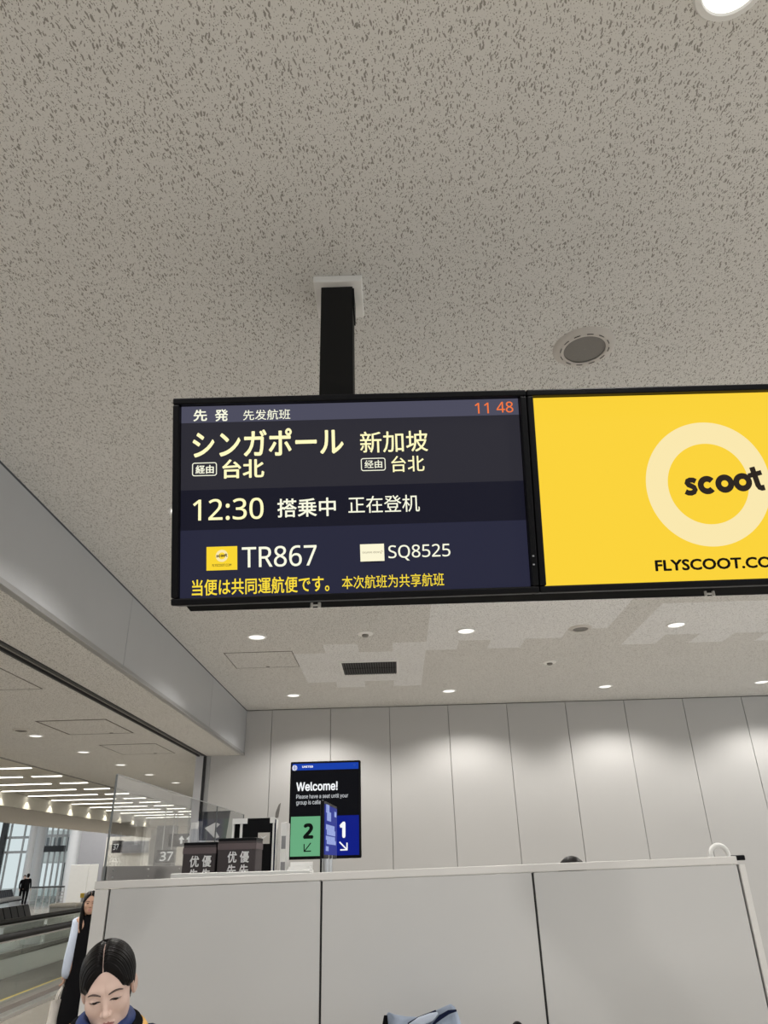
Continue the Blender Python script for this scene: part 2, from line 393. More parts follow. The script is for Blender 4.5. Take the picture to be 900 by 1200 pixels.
# ================================================================== HANGING DISPLAYS
SC = np.array([-0.1012769, 1.867066175, 2.73150373])
SU = np.array([0.9990907980, 0.0381087231, 0.0191128881]); SV = np.array([-0.0069283472, -0.2972189764, 0.9547842050]); SN = np.cross(SU, SV)
def sign_uv(px, py):
    r = ray(px, py); o = np.array([0, 0, EYE]); t = ((SC - o) @ SN) / (r @ SN); p = o + t * r - SC
    return p @ SU, p @ SV
def sign_root(name, label, cat, du):
    o = thing(name, label, cat); c = SC + SU * du
    m = Matrix.Identity(4)
    for i in range(3): m[i][0] = SU[i]; m[i][1] = SV[i]; m[i][2] = SN[i]; m[i][3] = c[i]
    o.matrix_world = m
    return o
HW, HH = .5093, .2863
def monitor(root):
    mb = MB(); b = .0205; zf = .012
    mb.box(-HW - b, HW + b, HH + .001, HH + b, -.085, zf); mb.box(-HW - b, HW + b, -HH - b, -HH - .001, -.085, zf)
    mb.box(-HW - b, -HW - .001, -HH, HH, -.085, zf); mb.box(HW + .001, HW + b, -HH, HH, -.085, zf)
    mb.build('bezel', M['black'], root, bevel=.004)
    MB().box(-HW - .012, HW + .012, -HH - .012, HH + .012, -.09, -.012).build('housing', M['black_matte'], root, bevel=.006)
    mb = MB()
    for yy in (-HH + .06, -HH + .085): mb.box(HW + .006, HW + .011, yy, yy + .004, zf, zf + .002)
    mb.build('indicator', glow('indicator_white', (150, 150, 150), .8), root)
cream = glow('lettering_cream', (255, 247, 190), 1.05); ivory = glow('lettering_ivory', (250, 250, 226), 1.0)
gold = glow('lettering_yellow', (252, 222, 60), 1.0); orange = glow('lettering_orange', (245, 120, 62), 1.0)
q1 = lambda x, y: (190 + x / 3.9130, 440 + y / 3.9143)
q2 = lambda x, y: (400 + x / 3.75, 440 + y / 3.75)
q3 = lambda x, y: (610 + x / 3.1034, 440 + y / 3.1034)

fid = sign_root('flight_information_display', 'dark flight display screen with yellow Japanese and Chinese writing, hanging from the ceiling pole', 'display screen', 0)
monitor(fid)
mb = MB(); rect(mb, -HW, HW, -HH, HH, -.011); mb.build('screen', glow('screen_navy', (40, 41, 60), 1), fid)
def band(y0, y1, rgb, nm, lab):
    mb = MB(); rect(mb, -HW, HW, y0, y1, -.0105); o = mb.build(nm, glow(nm, rgb, 1), fid); o['label'] = lab
yb = [sign_uv(*q1(85, t))[1] for t in (215, 525, 710)]
band(yb[0], HH, (77, 77, 94), 'header_band', 'slate grey header band')
band(yb[1], yb[0], (45, 44, 52), 'destination_band', 'charcoal destination band')
band(yb[2], yb[1], (25, 25, 38), 'time_band', 'near black departure time band')
def put(body, q, x0, y0, x1, y1, m, bold, label=None, dx=0):
    a = sign_uv(*q(x0, (y0 + y1) / 2)); b = sign_uv(*q(x1, (y0 + y1) / 2)); c = sign_uv(*q((x0 + x1) / 2, y0)); d = sign_uv(*q((x0 + x1) / 2, y1))
    sl = 0
    return lettering(body, a[0], b[0], d[1], c[1], -.0095, m, fid, bold, label)
B = .022
put('先', q1, 140, 152, 203, 206, ivory, B); put('発', q1, 239, 151, 300, 206, ivory, B)
put('先发航班', q1, 369, 152, 586, 199, ivory, .004)
put('11', q2, 589, 116, 650, 163, orange, .004, 'orange clock digits'); put('48', q2, 684, 111, 758, 159, orange, .004, 'orange clock digits')
put('シンガポール', q1, 136, 240, 832, 366, cream, B, 'cream yellow destination name')
put('新加坡', q2, 82, 240, 381, 334, cream, .008, 'cream yellow destination name')
put('台北', q1, 273, 380, 466, 468, cream, B); put('台北', q2, 220, 349, 366, 420, cream, .008)
put('経由', q1, 150, 408, 234, 447, ivory, B); put('经由', q2, 102, 369, 180, 404, ivory, .012)
def round_box(q, x0, y0, x1, y1):
    a = sign_uv(*q(x0, (y0 + y1) / 2)); b = sign_uv(*q(x1, (y0 + y1) / 2)); c = sign_uv(*q((x0 + x1) / 2, y0)); d = sign_uv(*q((x0 + x1) / 2, y1))
    X0, X1_, Y0_, Y1_ = a[0], b[0], d[1], c[1]; r = .006
    pts = arc(X1_ - r, Y1_ - r, r, 0, 90, 6) + arc(X0 + r, Y1_ - r, r, 90, 180, 6) + arc(X0 + r, Y0_ + r, r, 180, 270, 6) + arc(X1_ - r, Y0_ + r, r, 270, 360, 6)
    pts = pts + pts[:2]
    mb = MB(); stroke(mb, pts, .0026, -.0095); mb.build('outline_box', ivory, fid)
round_box(q1, 136, 398, 246, 456); round_box(q2, 88, 361, 193, 414)
put('12:30', q1, 138, 562, 463, 661, cream, .006, 'large departure time digits')
put('搭乗中', q1, 527, 560, 796, 646, ivory, .014); put('正在登机', q2, 30, 525, 345, 600, ivory, .004)
put('TR867', q1, 363, 780, 708, 876, ivory, .004, 'large white flight number'); put('SQ8525', q2, 207, 741, 481, 810, ivory, .004, 'white flight number')
put('当便は共同運航便です。', q1, 133, 925, 766, 1001, gold, .014, 'yellow notice line'); put('本次航班为共享航班', q2, 2, 873, 453, 931, gold, .004, 'yellow notice line')
# small airline plates
y_plate = glow('plate_yellow', (250, 214, 50), 1.0); dark_txt = glow('dark_text', (44, 36, 30), 1.0); ringc = glow('ring_cream', (250, 232, 175), 1.0)
def uvbox(q, x0, y0, x1, y1):
    a = sign_uv(*q(x0, (y0 + y1) / 2)); b = sign_uv(*q(x1, (y0 + y1) / 2)); c = sign_uv(*q((x0 + x1) / 2, y0)); d = sign_uv(*q((x0 + x1) / 2, y1))
    return a[0], b[0], d[1], c[1]
def scoot_letters(mb, cx, cy, sc, z):
    """rounded heavy lower-case word inside a ring; unit = one letter height"""
    w = .33; r = .355
    def P(pts, dx, dy, rot=0):
        ca, sa = math.cos(math.radians(rot)), math.sin(math.radians(rot))
        return [(cx + sc * (dx + x * ca - y * sa), cy + sc * (dy + x * sa + y * ca)) for x, y in pts]
    s_pts = [(.30, .26), (.17, .345), (0, .365), (-.14, .32), (-.19, .22), (-.12, .11), (.03, .03), (.16, -.06), (.20, -.19), (.12, -.31), (-.04, -.355), (-.20, -.33), (-.34, -.24)]
    stroke(mb, P(s_pts, -2.02, -.11, 4), .29 * sc, z)
    stroke(mb, P(arc(0, 0, r, 40, 320, 40, .345), -1.12, -.05), w * sc, z)
    stroke(mb, P(arc(0, 0, r, 0, 363, 48, .345), -.14, .0), w * sc, z)
    stroke(mb, P(arc(0, 0, r, 0, 363, 48, .345), .86, .05), w * sc, z)
    stroke(mb, P([(-.02, .78), (-.02, .1), (-.02, -.26), (.03, -.40), (.12, -.46), (.30, -.47)], 1.66, .12, 13), .31 * sc, z)
    stroke(mb, P([(-.36, .36), (.42, .36)], 1.64, .12, 13), .27 * sc, z)
X0, X1_, Y0_, Y1_ = uvbox(q1, 200, 783, 342, 892)
mb = MB(); rect(mb, X0, X1_, Y0_, Y1_, -.0098); lg = mb.build('airline_plate', y_plate, fid); lg['label'] = 'yellow airline plate'
rc = sign_uv(*q1(271, 826)); mb = MB(); stroke(mb, arc(rc[0], rc[1], .0138, 0, 365, 40), .0078, -.0094); mb.build('ring_emblem', ringc, lg)
mb = MB(); scoot_letters(mb, rc[0] + .001, rc[1], .0072, -.0090); mb.build('lettering', dark_txt, lg)
x0, x1, y0, y1 = uvbox(q1, 227, 863, 315, 875); lettering('FLYSCOOT.COM', x0, x1, y0, y1, -.0090, dark_txt, lg, .012, face='default')
x0, x1, y0, y1 = uvbox(q2, 83, 739, 189, 815)
mb = MB(); rect(mb, x0, x1, y0, y1, -.0098); lg = mb.build('airline_plate', glow('plate_cream', (252, 246, 214), 1.0), fid); lg['label'] = 'cream airline plate'
x0, x1, y0, y1 = uvbox(q2, 92, 772, 172, 780); lettering('SINGAPORE AIRLINES', x0, x1, y0, y1, -.0090, glow('dark_text_thin', (110, 95, 70), 1.0), lg)
x0, x1, y0, y1 = uvbox(q2, 174, 766, 182, 782); mb = MB(); stroke(mb, [(x0, y0), ((x0 + x1) / 2, y1), (x1, (y0 + y1) / 2)], .0012, -.0090); mb.build('bird_emblem', glow('emblem_tan', (140, 110, 60), 1.0), lg)
x0, x1, y0, y1 = uvbox(q2, 98, 816, 176, 820); mb = MB(); rect(mb, x0, x1, y0, y1, -.0090); mb.build('underline', glow('underline_black', (12, 12, 14), 1.0), lg)

adv = sign_root('advertising_display', 'bright yellow airline advert screen with cream ring logo, right of the flight display', 'display screen', 1.0617)
monitor(adv)
def adv_screen():
    m = glow('advert_yellow', (251, 211, 58), 1.0); return m
mb = MB(); rect(mb, -HW, HW, -HH, HH, -.011); mb.build('screen', adv_screen(), adv)
RC = (.0095, .004)
mb = MB(); stroke(mb, arc(RC[0], RC[1], .1575, 0, 361, 90), .067, -.0102); mb.build('ring_emblem', ringc, adv)
mb = MB()
_a = sign_uv(*q3(598, 395)); _b = sign_uv(*q3(890, 395)); scl = (_b[0] - _a[0]) / (2.00 + 2.42)
scoot_letters(mb, (_a[0] + 2.42 * scl) - 1.0617, (sign_uv(*q3(720, 392))[1]), scl, -.0094); mb.build('lettering', dark_txt, adv)
a = sign_uv(769.2, 663.5); b = sign_uv(869.2, 659); t0 = sign_uv(845, 653.5); t1 = sign_uv(845, 666.8)
lettering('FLYSCOOT.COM', a[0] - 1.0617, sign_uv(922, 660)[0] - 1.0617, t1[1], t0[1], -.0094, glow('advert_black', (16, 12, 8), 1), adv, .034, face='default')

# ceiling pole, flange and the beam the screens hang on
pole = thing('ceiling_pole', 'black square ceiling pole with white flange carrying the two screens', 'pole', (-.192, 2.37, CEIL))
MB((-.192, 2.37, CEIL)).box(-.259, -.125, 2.305, 2.44, 2.62, CEIL - .02).build('pole', M['pole'], pole, bevel=.003)
mb = MB((-.192, 2.37, CEIL)); mb.box(-.290, -.084, 2.272, 2.50, CEIL - .034, CEIL); mb.build('flange', M['plate_white'], pole, bevel=.004)
mb = MB((-.192, 2.37, CEIL)); mb.box(-.125, -.119, 2.315, 2.43, CEIL - .14, CEIL - .034); mb.build('clamp', M['black'], pole)
_p = AY(223, 716.8, 2.22)
mb = MB((-.192, 2.37, CEIL)); mb.box(_p[0], 1.62, 2.13, 2.22, _p[2], _p[2] + .06); mb.box(-.25, -.13, 2.15, 2.215, _p[2] + .02, 2.69); mb.box(-.25, -.13, 2.13, 2.33, 2.63, 2.70)
bm = mb.build('beam', M['black_matte'], pole, bevel=.003)
for (px, py) in ((369, 714.5), (832, 701)):
    c = AY(px, py, 2.17); mb = MB((-.192, 2.37, CEIL)); zt = _p[2]
    mb.tube([(c[0] - .010, c[1], zt + .003), (c[0] - .011, c[1], zt - .017)], .0042, 8); mb.tube([(c[0] + .014, c[1], zt + .003), (c[0] + .014, c[1], zt - .017)], .005, 8)
    mb.box(c[0] - .012, c[0] + .015, c[1] - .004, c[1] + .004, zt - .010, zt - .006)
    o = mb.build('clip', M['white_paint'], pole); o['label'] = 'small clear clip under the beam'  # clear plastic coloured white to stand in for its highlights

# ================================================================== CEILING FITTINGS
def downlight(x, y, z, label, group, r=.105):
    o = thing('ceiling_downlight', label, 'light', (x, y, z), group)
    MB().lathe((0, 0, 0), [(r * .80, -.002), (r * .84, -.010), (r, -.008), (r + .004, 0), (r * .8, 0)], 40, close=False).build('trim_ring', M['white_paint'], o, smooth=True)
    MB().lathe((0, 0, 0), [(.002, -.009), (r * .40, -.0085), (r * .70, -.006), (r * .81, -.002), (r * .81, 0), (.002, 0)], 40, close=False).build('lens', M['lens'], o, smooth=True)
    return o
GL = 'recessed downlights in the gate lounge ceiling'
lab = {(1, 2): 'big bright downlight at the top right corner of the ceiling', (0, 3): 'downlight half hidden behind the left edge of the flight display',
       (0, 4): 'downlight above the ceiling hatch near the bulkhead', (1, 4): 'downlight between the vent and the grey ceiling speaker', (2, 4): 'downlight under the yellow advert, among pale clean ceiling boards',
       (0, 5): 'downlight closest to the bulkhead in the row by the far wall', (1, 5): 'downlight right of the air vent in the row by the far wall', (2, 5): 'downlight in the row by the far wall under the yellow advert', (3, 5): 'rightmost downlight in the row by the far wall'}
for (i, j), l in lab.items(): downlight(GRID_X[i] + (.235 if j == 2 else .035 if j == 3 else 0), GRID_Y[j], CEIL, l, GL)

def speaker(x, y, z, r, label, slots=True):
    o = thing('ceiling_speaker', label, 'speaker', (x, y, z))
    ri = r * .66
    MB().lathe((0, 0, 0), [(ri, -.016), (ri + .006, -.018), (r * .93, -.010), (r, 0), (ri, 0)], 56, close=False).build('trim_ring', M['speaker_ring'], o, smooth=True)
    MB().lathe((0, 0, 0), [(.002, -.013), (ri * .7, -.014), (ri, -.012), (ri, 0), (.002, 0)], 48, close=False).build('grille', M['speaker_mesh'], o, smooth=True)
    if slots:
        for k in range(12):
            a0 = math.radians(k * 30); mb = MB()
            pts = [(( ri + .016) * math.cos(a0 + t), (ri + .016) * math.sin(a0 + t), -.0178) for t in np.linspace(-.13, .13, 6)]
            mb.tube(pts, .0018, 6); mb.build('slot', M['gap'], o)
    return o
c = AZ(684.5, 407, CEIL); speaker(c[0], c[1], CEIL, .152, 'large round ceiling speaker above the yellow advert screen')
c = AZ(680, 736, CEIL); speaker(c[0], c[1], CEIL, .125, 'dark grey round ceiling speaker beyond the advert, among the clean boards', False)
def detector(px, py, label, dark):
    c = AZ(px, py, CEIL); o = thing('smoke_detector', label, 'detector', (c[0], c[1], CEIL))
    MB().lathe((0, 0, 0), [(.085, 0), (.085, -.006), (.075, -.012), (.03, -.014), (.002, -.014)], 32, close=False).build('base', M['plate_white'], o, smooth=True)
    MB().lathe((0, 0, 0), [(.036, -.012), (.036, -.028), (.026, -.036), (.002, -.036)], 24, close=False).build('sensor', M['speaker_mesh'] if dark else M['alu_trim'], o, smooth=True)
detector(428, 742.5, 'beige smoke detector with dark sensor in front of the air vent', True)
detector(644, 776, 'flat grey detector disc on the ceiling right of the vent', True)
# air vent
vx0, vx1, vy0, vy1 = -.64, .04, 8.70, 9.33
o = thing('air_vent', 'black slatted air vent framed by cleaner ceiling boards', 'vent', ((vx0 + vx1) / 2, (vy0 + vy1) / 2, CEIL))
off = ((vx0 + vx1) / 2, (vy0 + vy1) / 2, CEIL)
mb = MB(off); mb.box(vx0 - .03, vx1 + .03, vy0 - .03, vy0, CEIL - .012, CEIL); mb.box(vx0 - .03, vx1 + .03, vy1, vy1 + .03, CEIL - .012, CEIL)
mb.box(vx0 - .03, vx0, vy0, vy1, CEIL - .012, CEIL); mb.box(vx1, vx1 + .03, vy0, vy1, CEIL - .012, CEIL); mb.build('frame', M['white_paint'], o, bevel=.002)
MB(off).box(vx0, vx1, vy0, vy1, CEIL - .002, CEIL + .004).build('duct', M['vent_dark'], o)
for k in range(22):
    x = vx0 + (k + .5) * (vx1 - vx0) / 22
    MB(off).box(x - .005, x + .005, vy0, vy1, CEIL - .012, CEIL - .003).build('slat', M['vent_slat'], o)
MB(off).box(vx0, vx1, (vy0 + vy1) / 2 - .008, (vy0 + vy1) / 2 + .008, CEIL - .014, CEIL - .002).build('crossbar', M['vent_slat'], o)
# access hatches
def hatch(x0, x1, y0, y1, z, label, knob, w=.010):
    off = ((x0 + x1) / 2, (y0 + y1) / 2, z)
    o = thing('access_hatch', label, 'hatch', off)
    mb = MB(off); d = .004
    for a in ((x0, x1, y0, y0 + w), (x0, x1, y1 - w, y1), (x0, x0 + w * .7, y0, y1), (x1 - w * .7, x1, y0, y1)): mb.box(*a, z - d, z)
    mb.build('frame', M['line'], o)
    MB(off).box(x0 + w, x1 - w, y0 + w, y1 - w, z - .003, z).build('panel', M['tile'], o)
    MB(off).lathe((knob[0], knob[1], z), [(.022, 0), (.022, -.008), (.002, -.008)], 16, close=False).build('latch', M['speaker_mesh'], o)
hatch(-1.965, -1.17, 8.12, 8.84, CEIL, 'square ceiling hatch outlined left of the air vent', (-1.56, 8.80))
c0 = AZ(41, 845, SOF); c1 = AZ(123, 842, SOF); c2 = AZ(147, 855, SOF)
hatch(c0[0], c1[0], c0[1], c0[1] + .95, SOF, 'ceiling hatch in the low concourse ceiling, nearer of two by the downlights', (c0[0] + .55, c0[1] + .9), .022)
c0 = AZ(116, 873, SOF); c1 = AZ(182, 871, SOF)
hatch(c0[0], c1[0], c0[1], c0[1] + .95, SOF, 'ceiling hatch in the low concourse ceiling, farther one with faint joints', (c0[0] + .5, c0[1] + .9), .012)
c0 = AZ(50, 807, SOF)
hatch(c0[0] - .9, c0[0], c0[1] - .95, c0[1], SOF, 'ceiling hatch nearest the camera in the low concourse ceiling, cut by left frame edge', (c0[0] - .45, c0[1] - .06), .012)
GC = 'downlights in the low concourse ceiling'
for (px, py, l) in ((42, 862, 'nearest downlight in the low concourse ceiling, below the nearer hatch'), (98, 881, 'second nearest downlight in the low concourse ceiling'),
                    (141.6, 896, 'third downlight in the low concourse ceiling, just above the acrylic screen corner'), (175, 907.5, 'fourth downlight in the low concourse ceiling, seen through the acrylic screen'),
                    (206, 917, 'farthest downlight in the low concourse ceiling, seen through the acrylic screen')):
    c = AZ(px, py, SOF); downlight(c[0], c[1], SOF, l, GC, .095); spot((c[0], c[1], SOF - .05), 105)
for yy in (-1.5, 1.5, 4.5, 7.2): spot((-4.3, yy, SOF - .05), 105)  # extra unseen lamps, added to brighten the low concourse ceiling
c = AZ(25, 855, SOF); speaker(c[0], c[1], SOF, .10, 'small grey speaker disc in the low concourse ceiling by the nearest downlight', False)
# linear lights across the raised coffer and their wall washers
order = ['nearest', 'second', 'third', 'fourth', 'fifth', 'sixth', 'seventh', 'eighth', 'ninth', 'tenth', 'eleventh', 'twelfth']
for k in range(12):
    y = 14.75 + 1.42 * k
    if y > CYE - .4: break
    for part, (xa, xb) in (('long left', (XF + .02, -8.05)), ('short right', (-7.86, -7.2))):
        o = thing('strip_light', f'{part} tube of the {order[k]} row of strip lights in the raised coffer', 'light', ((xa + xb) / 2, y, COF), 'linear strip lights in the concourse coffer')
        w = xb - xa
        MB().box(-w / 2, w / 2, -.07, .07, -.012, 0).build('housing', M['white_paint'], o)
        MB().box(-w / 2 + .02, w / 2 - .02, -.045, .045, -.022, -.010).build('diffuser', M['strip'], o)
    spot((XF + .14, y + .05, COF - .03), 14, 100, .5, (1, .93, .75), .02)
for k in range(4):  # added area lights without fittings, brightening the coffer zone
    l = bpy.data.lights.new('coffer_fill', 'AREA'); l.shape = 'RECTANGLE'; l.size = 2.4; l.size_y = .1; l.energy = 90; l.color = (1, .96, .86)
    o = bpy.data.objects.new('coffer_fill', l); COL.objects.link(o); o.location = (-8.5, 3 + 3 * k, COF - .03)

# ================================================================== PARTITION AND COUNTER
PY = 3.4
zl = EYE - .0098 * PY; zr = EYE - .0008 * PY          # the top dips slightly to the left
XL, XR = -1.293, 1.462
def ztop(x): return zl + (zr - zl) * (x - XL) / (XR - XL)
part = thing('office_partition', 'tall light grey partition of three wide panels in front of the counter', 'partition', (0, PY, 0))
off = (0, PY, 0)
def slab(x0, x1, y0, y1, z0, dz, name, m, bevel=.003, tip=0):
    mb = MB(off)
    mb.add([(x0, y0, z0), (x1, y0, z0), (x1, y1, z0), (x0, y1, z0), (x0, y0, ztop(x0) + dz), (x1, y0, ztop(x1) + dz), (x1, y1, ztop(x1) + dz), (x0, y1, ztop(x0) + dz)],
           [(0, 3, 2, 1), (4, 5, 6, 7), (0, 1, 5, 4), (1, 2, 6, 5), (2, 3, 7, 6), (3, 0, 4, 7)])
    return mb.build(name, m, part, bevel=bevel)
sx = [-1.231, -.3318, .5622, 1.4315]
for a, b in zip(sx[:-1], sx[1:]): slab(a + .0045, b - .0045, PY, PY + .05, .02, -.032, 'panel', M['part'], .002)
slab(sx[0], sx[-1], PY + .012, PY + .045, .03, -.034, 'core', M['gap'], 0)
slab(XL, sx[0] - .003, PY - .002, PY + .055, 0, -.032, 'post', M['part_cap'], .003)
slab(sx[-1] + .004, XR, PY - .002, PY + .055, 0, -.032, 'post', M['part_cap'], .003)
mb = MB(off); x0, x1 = XL - .004, XR - .03
for (z0, z1) in ((-.030, .0),):
    mb.add([(x0, PY - .004, ztop(x0) + z0), (x1, PY - .004, ztop(x1) + z0), (x1, PY + .058, ztop(x1) + z0), (x0, PY + .058, ztop(x0) + z0),
            (x0, PY - .004, ztop(x0) + z1), (x1, PY - .004, ztop(x1) + z1), (x1, PY + .058, ztop(x1) + z1), (x0, PY + .058, ztop(x0) + z1)],
           [(0, 3, 2, 1), (4, 5, 6, 7), (0, 1, 5, 4), (1, 2, 6, 5), (2, 3, 7, 6), (3, 0, 4, 7)])
mb.build('top_cap', M['part_cap'], part, bevel=.003)
mb = MB(off); zt = ztop(XR); mb.box(XR - .0305, XR + .006, PY - .006, PY + .06, zt - .017, zt + .003); o = mb.build('end_cap', M['black'], part, bevel=.004); o['label'] = 'black plastic corner cap'
mb = MB(off); mb.box(XR - .012, XR, PY + .06, PY + .9, 0, zt - .05); mb.box(XL, XL + .05, PY + .06, PY + 3.0, 0, zl - .035); mb.build('return_panel', M['part'], part, bevel=.003)
# acrylic screen along the left return of the counter
scr = thing('acrylic_screen', 'tall clear acrylic screen standing on the left end of the partition', 'screen', (-1.268, 4.9, 0))
off2 = (-1.268, 4.9, 0)
ACX = -1.268
pa = AX(136, 907, ACX); pb = AX(123.5, 1027, ACX)
y0 = (pa[1] + pb[1]) / 2; ztp = pa[2]
for (ya, yb_) in ((y0, 4.72), (4.722, 5.398), (5.402, 6.35)):
    MB(off2).box(ACX - .004, ACX + .004, ya, yb_, zl - .03, ztp).build('pane', M['acrylic' if ya < 4.5 else 'acrylic_low_refl'], scr)
for ye_ in (y0 - .004, 5.3985, 6.350): MB(off2).box(ACX - .0045, ACX + .0045, ye_, ye_ + .003, zl - .03, ztp).build('edge', M['edge'], scr)
MB(off2).box(ACX - .004, ACX + .004, y0, 6.35, ztp, ztp + .002).build('edge', M['edge_top'], scr)
mb = MB(off2); mb.box(ACX + .006, ACX + .014, y0 + .005, 6.35, zl - .03, zl + .058); mb.box(ACX - .014, ACX - .006, y0 + .005, 6.35, zl - .03, zl + .058)
mb.build('base_rail', M['ghost_dark'] if 'ghost_dark' in M else M['track_grey'], scr, bevel=.002)
for yy in (y0 + .06, y0 + .55, y0 + 1.1):
    for zz in (zl + .012, zl + .042):
        MB(off2).tube([(ACX + .013, yy, zz), (ACX + .018, yy, zz)], .005, 10).build('screw', M['steel'], scr)
# service counter hidden behind the partition; its ledge shows as a white line
ctr = thing('service_counter', 'pale service counter behind the partition under the boxes and displays', 'counter', (-.4, 4.3, 0)); off3 = (-.4, 4.3, 0)
MB(off3).box(-1.20, 1.3, 4.02, 4.8, 0, 1.56).build('body', M['part'], ctr, bevel=.004)
MB(off3).box(-1.215, 1.32, 3.98, 5.05, 1.56, 1.60).build('worktop', M['white_paint'], ctr, bevel=.004)
pl = AY(207, 1021, 3.9); pr = AY(366, 1014.5, 3.9)
lg_ = thing('counter_ledge', 'narrow white ledge just above the partition cap, before the priority boxes', 'ledge', ((pl[0] + pr[0]) / 2, 3.9, 0))
offl = ((pl[0] + pr[0]) / 2, 3.9, 0)
MB(offl).box(pl[0], pr[0], 3.80, 3.96, 1.70, 1.737).build('top', M['white_paint'], lg_, bevel=.004); MB(offl).box(pl[0] + .02, pr[0] - .02, 3.86, 3.9, 0, 1.70).build('support', M['part'], lg_)
tr = thing('paper_tray', 'small white tray on the counter ledge under the green and blue display', 'tray', (AY(352, 1012, 3.88)[0], 3.88, 1.737))
MB().box(-.055, .055, -.05, .05, 0, .006).build('base', M['con_white'], tr); MB().box(-.055, .055, .044, .05, .006, .036).build('back', M['con_white'], tr); MB().box(-.05, .05, -.045, .04, .006, .016).build('paper', M['con_white'], tr)

# priority boxes
def priority_box(pxl, pxr, pyt, y, yaw, label):
    a = AY(pxl, 1000, y); b = AY(pxr, 1000, y); zt = AY((pxl + pxr) / 2, pyt, y)[2]
    w = b[0] - a[0]; cx = (a[0] + b[0]) / 2; h = zt - 1.60
    o = thing('priority_sign_box', label, 'sign box', (cx, y + w / 2, 1.60), 'priority boxes on the counter', yaw)
    W = w / 2 - .002
    MB().box(-W, W, -W, W, 0, h - .012).build('body', M['box_fabric'], o, bevel=.004)
    MB().box(-W - .001, W + .001, -W - .001, W + .001, h - .014, h).build('lid', M['black'], o, bevel=.003)
    MB().box(-W - .002, W + .002, -W - .002, W + .002, h - .055, h - .025).build('band', M['box_band'], o, bevel=.001)
    # vertical writing, two columns
    ch = .050
    holder = thing('tmp', None, None); 
    for (t, cxx) in (('优先', -.034), ('優先', .030)):
        for k, g in enumerate(t):
            v, f = text_geo(g, .025); lo = v.min(0); hi = v.max(0); mb = MB()
            cw = .048; zc = h - .090 - k * .062
            vs = [(cxx + ((p[0] - lo[0]) / (hi[0] - lo[0]) - .5) * cw + .012, -W - .0030 - p[2] * 2, zc + ((p[1] - lo[1]) / (hi[1] - lo[1]) - .5) * .054) for p in v]
            mb.add(vs, f); mb.build('lettering', M['char_white'], o)
    bpy.data.objects.remove(holder)
    return o
priority_box(214, 253, 987, 4.10, 0, 'left dark brown box lettered in white with vertical priority characters, on the counter')
priority_box(254.5, 300, 982, 4.10, 0, 'right dark brown box lettered in white with vertical priority characters, beside the black monitor')
# black monitor with white side frames
YM = 4.75
a = AY(274, 958, YM); b = AY(327, 958, YM); zt = AY(300, 959, YM)[2]
o = thing('desk_monitor', 'black boxy monitor with white side rails behind the priority boxes', 'monitor', ((a[0] + b[0]) / 2, YM, 1.60))
w = (b[0] - a[0]) / 2; h = zt - 1.60
MB().box(-w + .06, w - .03, -.02, .05, .03, h).build('screen', M['black'], o, bevel=.004)
MB().box(-w + .012, -w + .055, -.01, .05, .02, h - .02).build('side_panel', M['black_matte'], o, bevel=.003)
for (x0, x1, zz) in ((-w, -w + .012, h - .01), (-w + .048, -w + .062, h - .01), (w - .032, w - .022, h), (w - .012, w - .006, h - .01)):
    MB().box(x0, x1, -.03, .02, 0, zz).build('rail', M['con_white'], o, bevel=.002)
MB().box(w - .022, w - .012, -.02, .03, 0, h - .01).build('side_panel', M['navy'], o)
MB().box(-w, -w + .09, -.032, -.02, h - .03, h + .0).build('corner_clip', M['con_white'], o); MB().box(w - .05, w - .02, -.032, -.02, h - .03, h + .004).build('corner_clip', M['con_white'], o)
MB().box(-.09, .09, -.08, .12, 0, .035).build('stand', M['black_matte'], o, bevel=.004)
c = AY(309, 982, YM - .03); x = c[0] - (a[0] + b[0]) / 2; z = c[2] - 1.60
s_ = MB().box(x - .036, x + .036, -.026, -.02, z - .032, z + .030).build('sticker', M['speaker_ring'], o)
mb = MB(); mb.prism([(x - .020, -.0265, z + .012), (x - .006, -.0265, z - .006), (x + .022, -.0265, z + .016), (x - .006, -.0265, z + .004)], (0, -.001, 0)); mb.build('tick_mark', M['char_white'], s_)
mb = MB(); mb.prism([(w - .025, -.005, h), (w - .005, -.005, h), (w + .008, -.005, h + .085), (w - .004, -.005, h + .075), (w - .022, -.005, h + .03)], (0, .012, 0)); mb.build('clip', M['speaker_mesh'], o, bevel=.002)
# upright folder right of the monitor
f0 = AY(329, 1000, YM); o = thing('paper_folder', 'upright white folder with grey labels leaning beside the black monitor', 'folder', (f0[0] + .022, YM, 1.60))
MB().box(-.018, .018, -.06, .08, 0, h - .03).build('cover', M['con_white'], o, bevel=.003)
MB().box(-.012, .014, -.0615, -.0600, .07, .18).build('label', M['sign_grey'], o); MB().box(-.012, .014, -.0615, -.0600, .25, .32).build('label', M['sign_grey'], o)

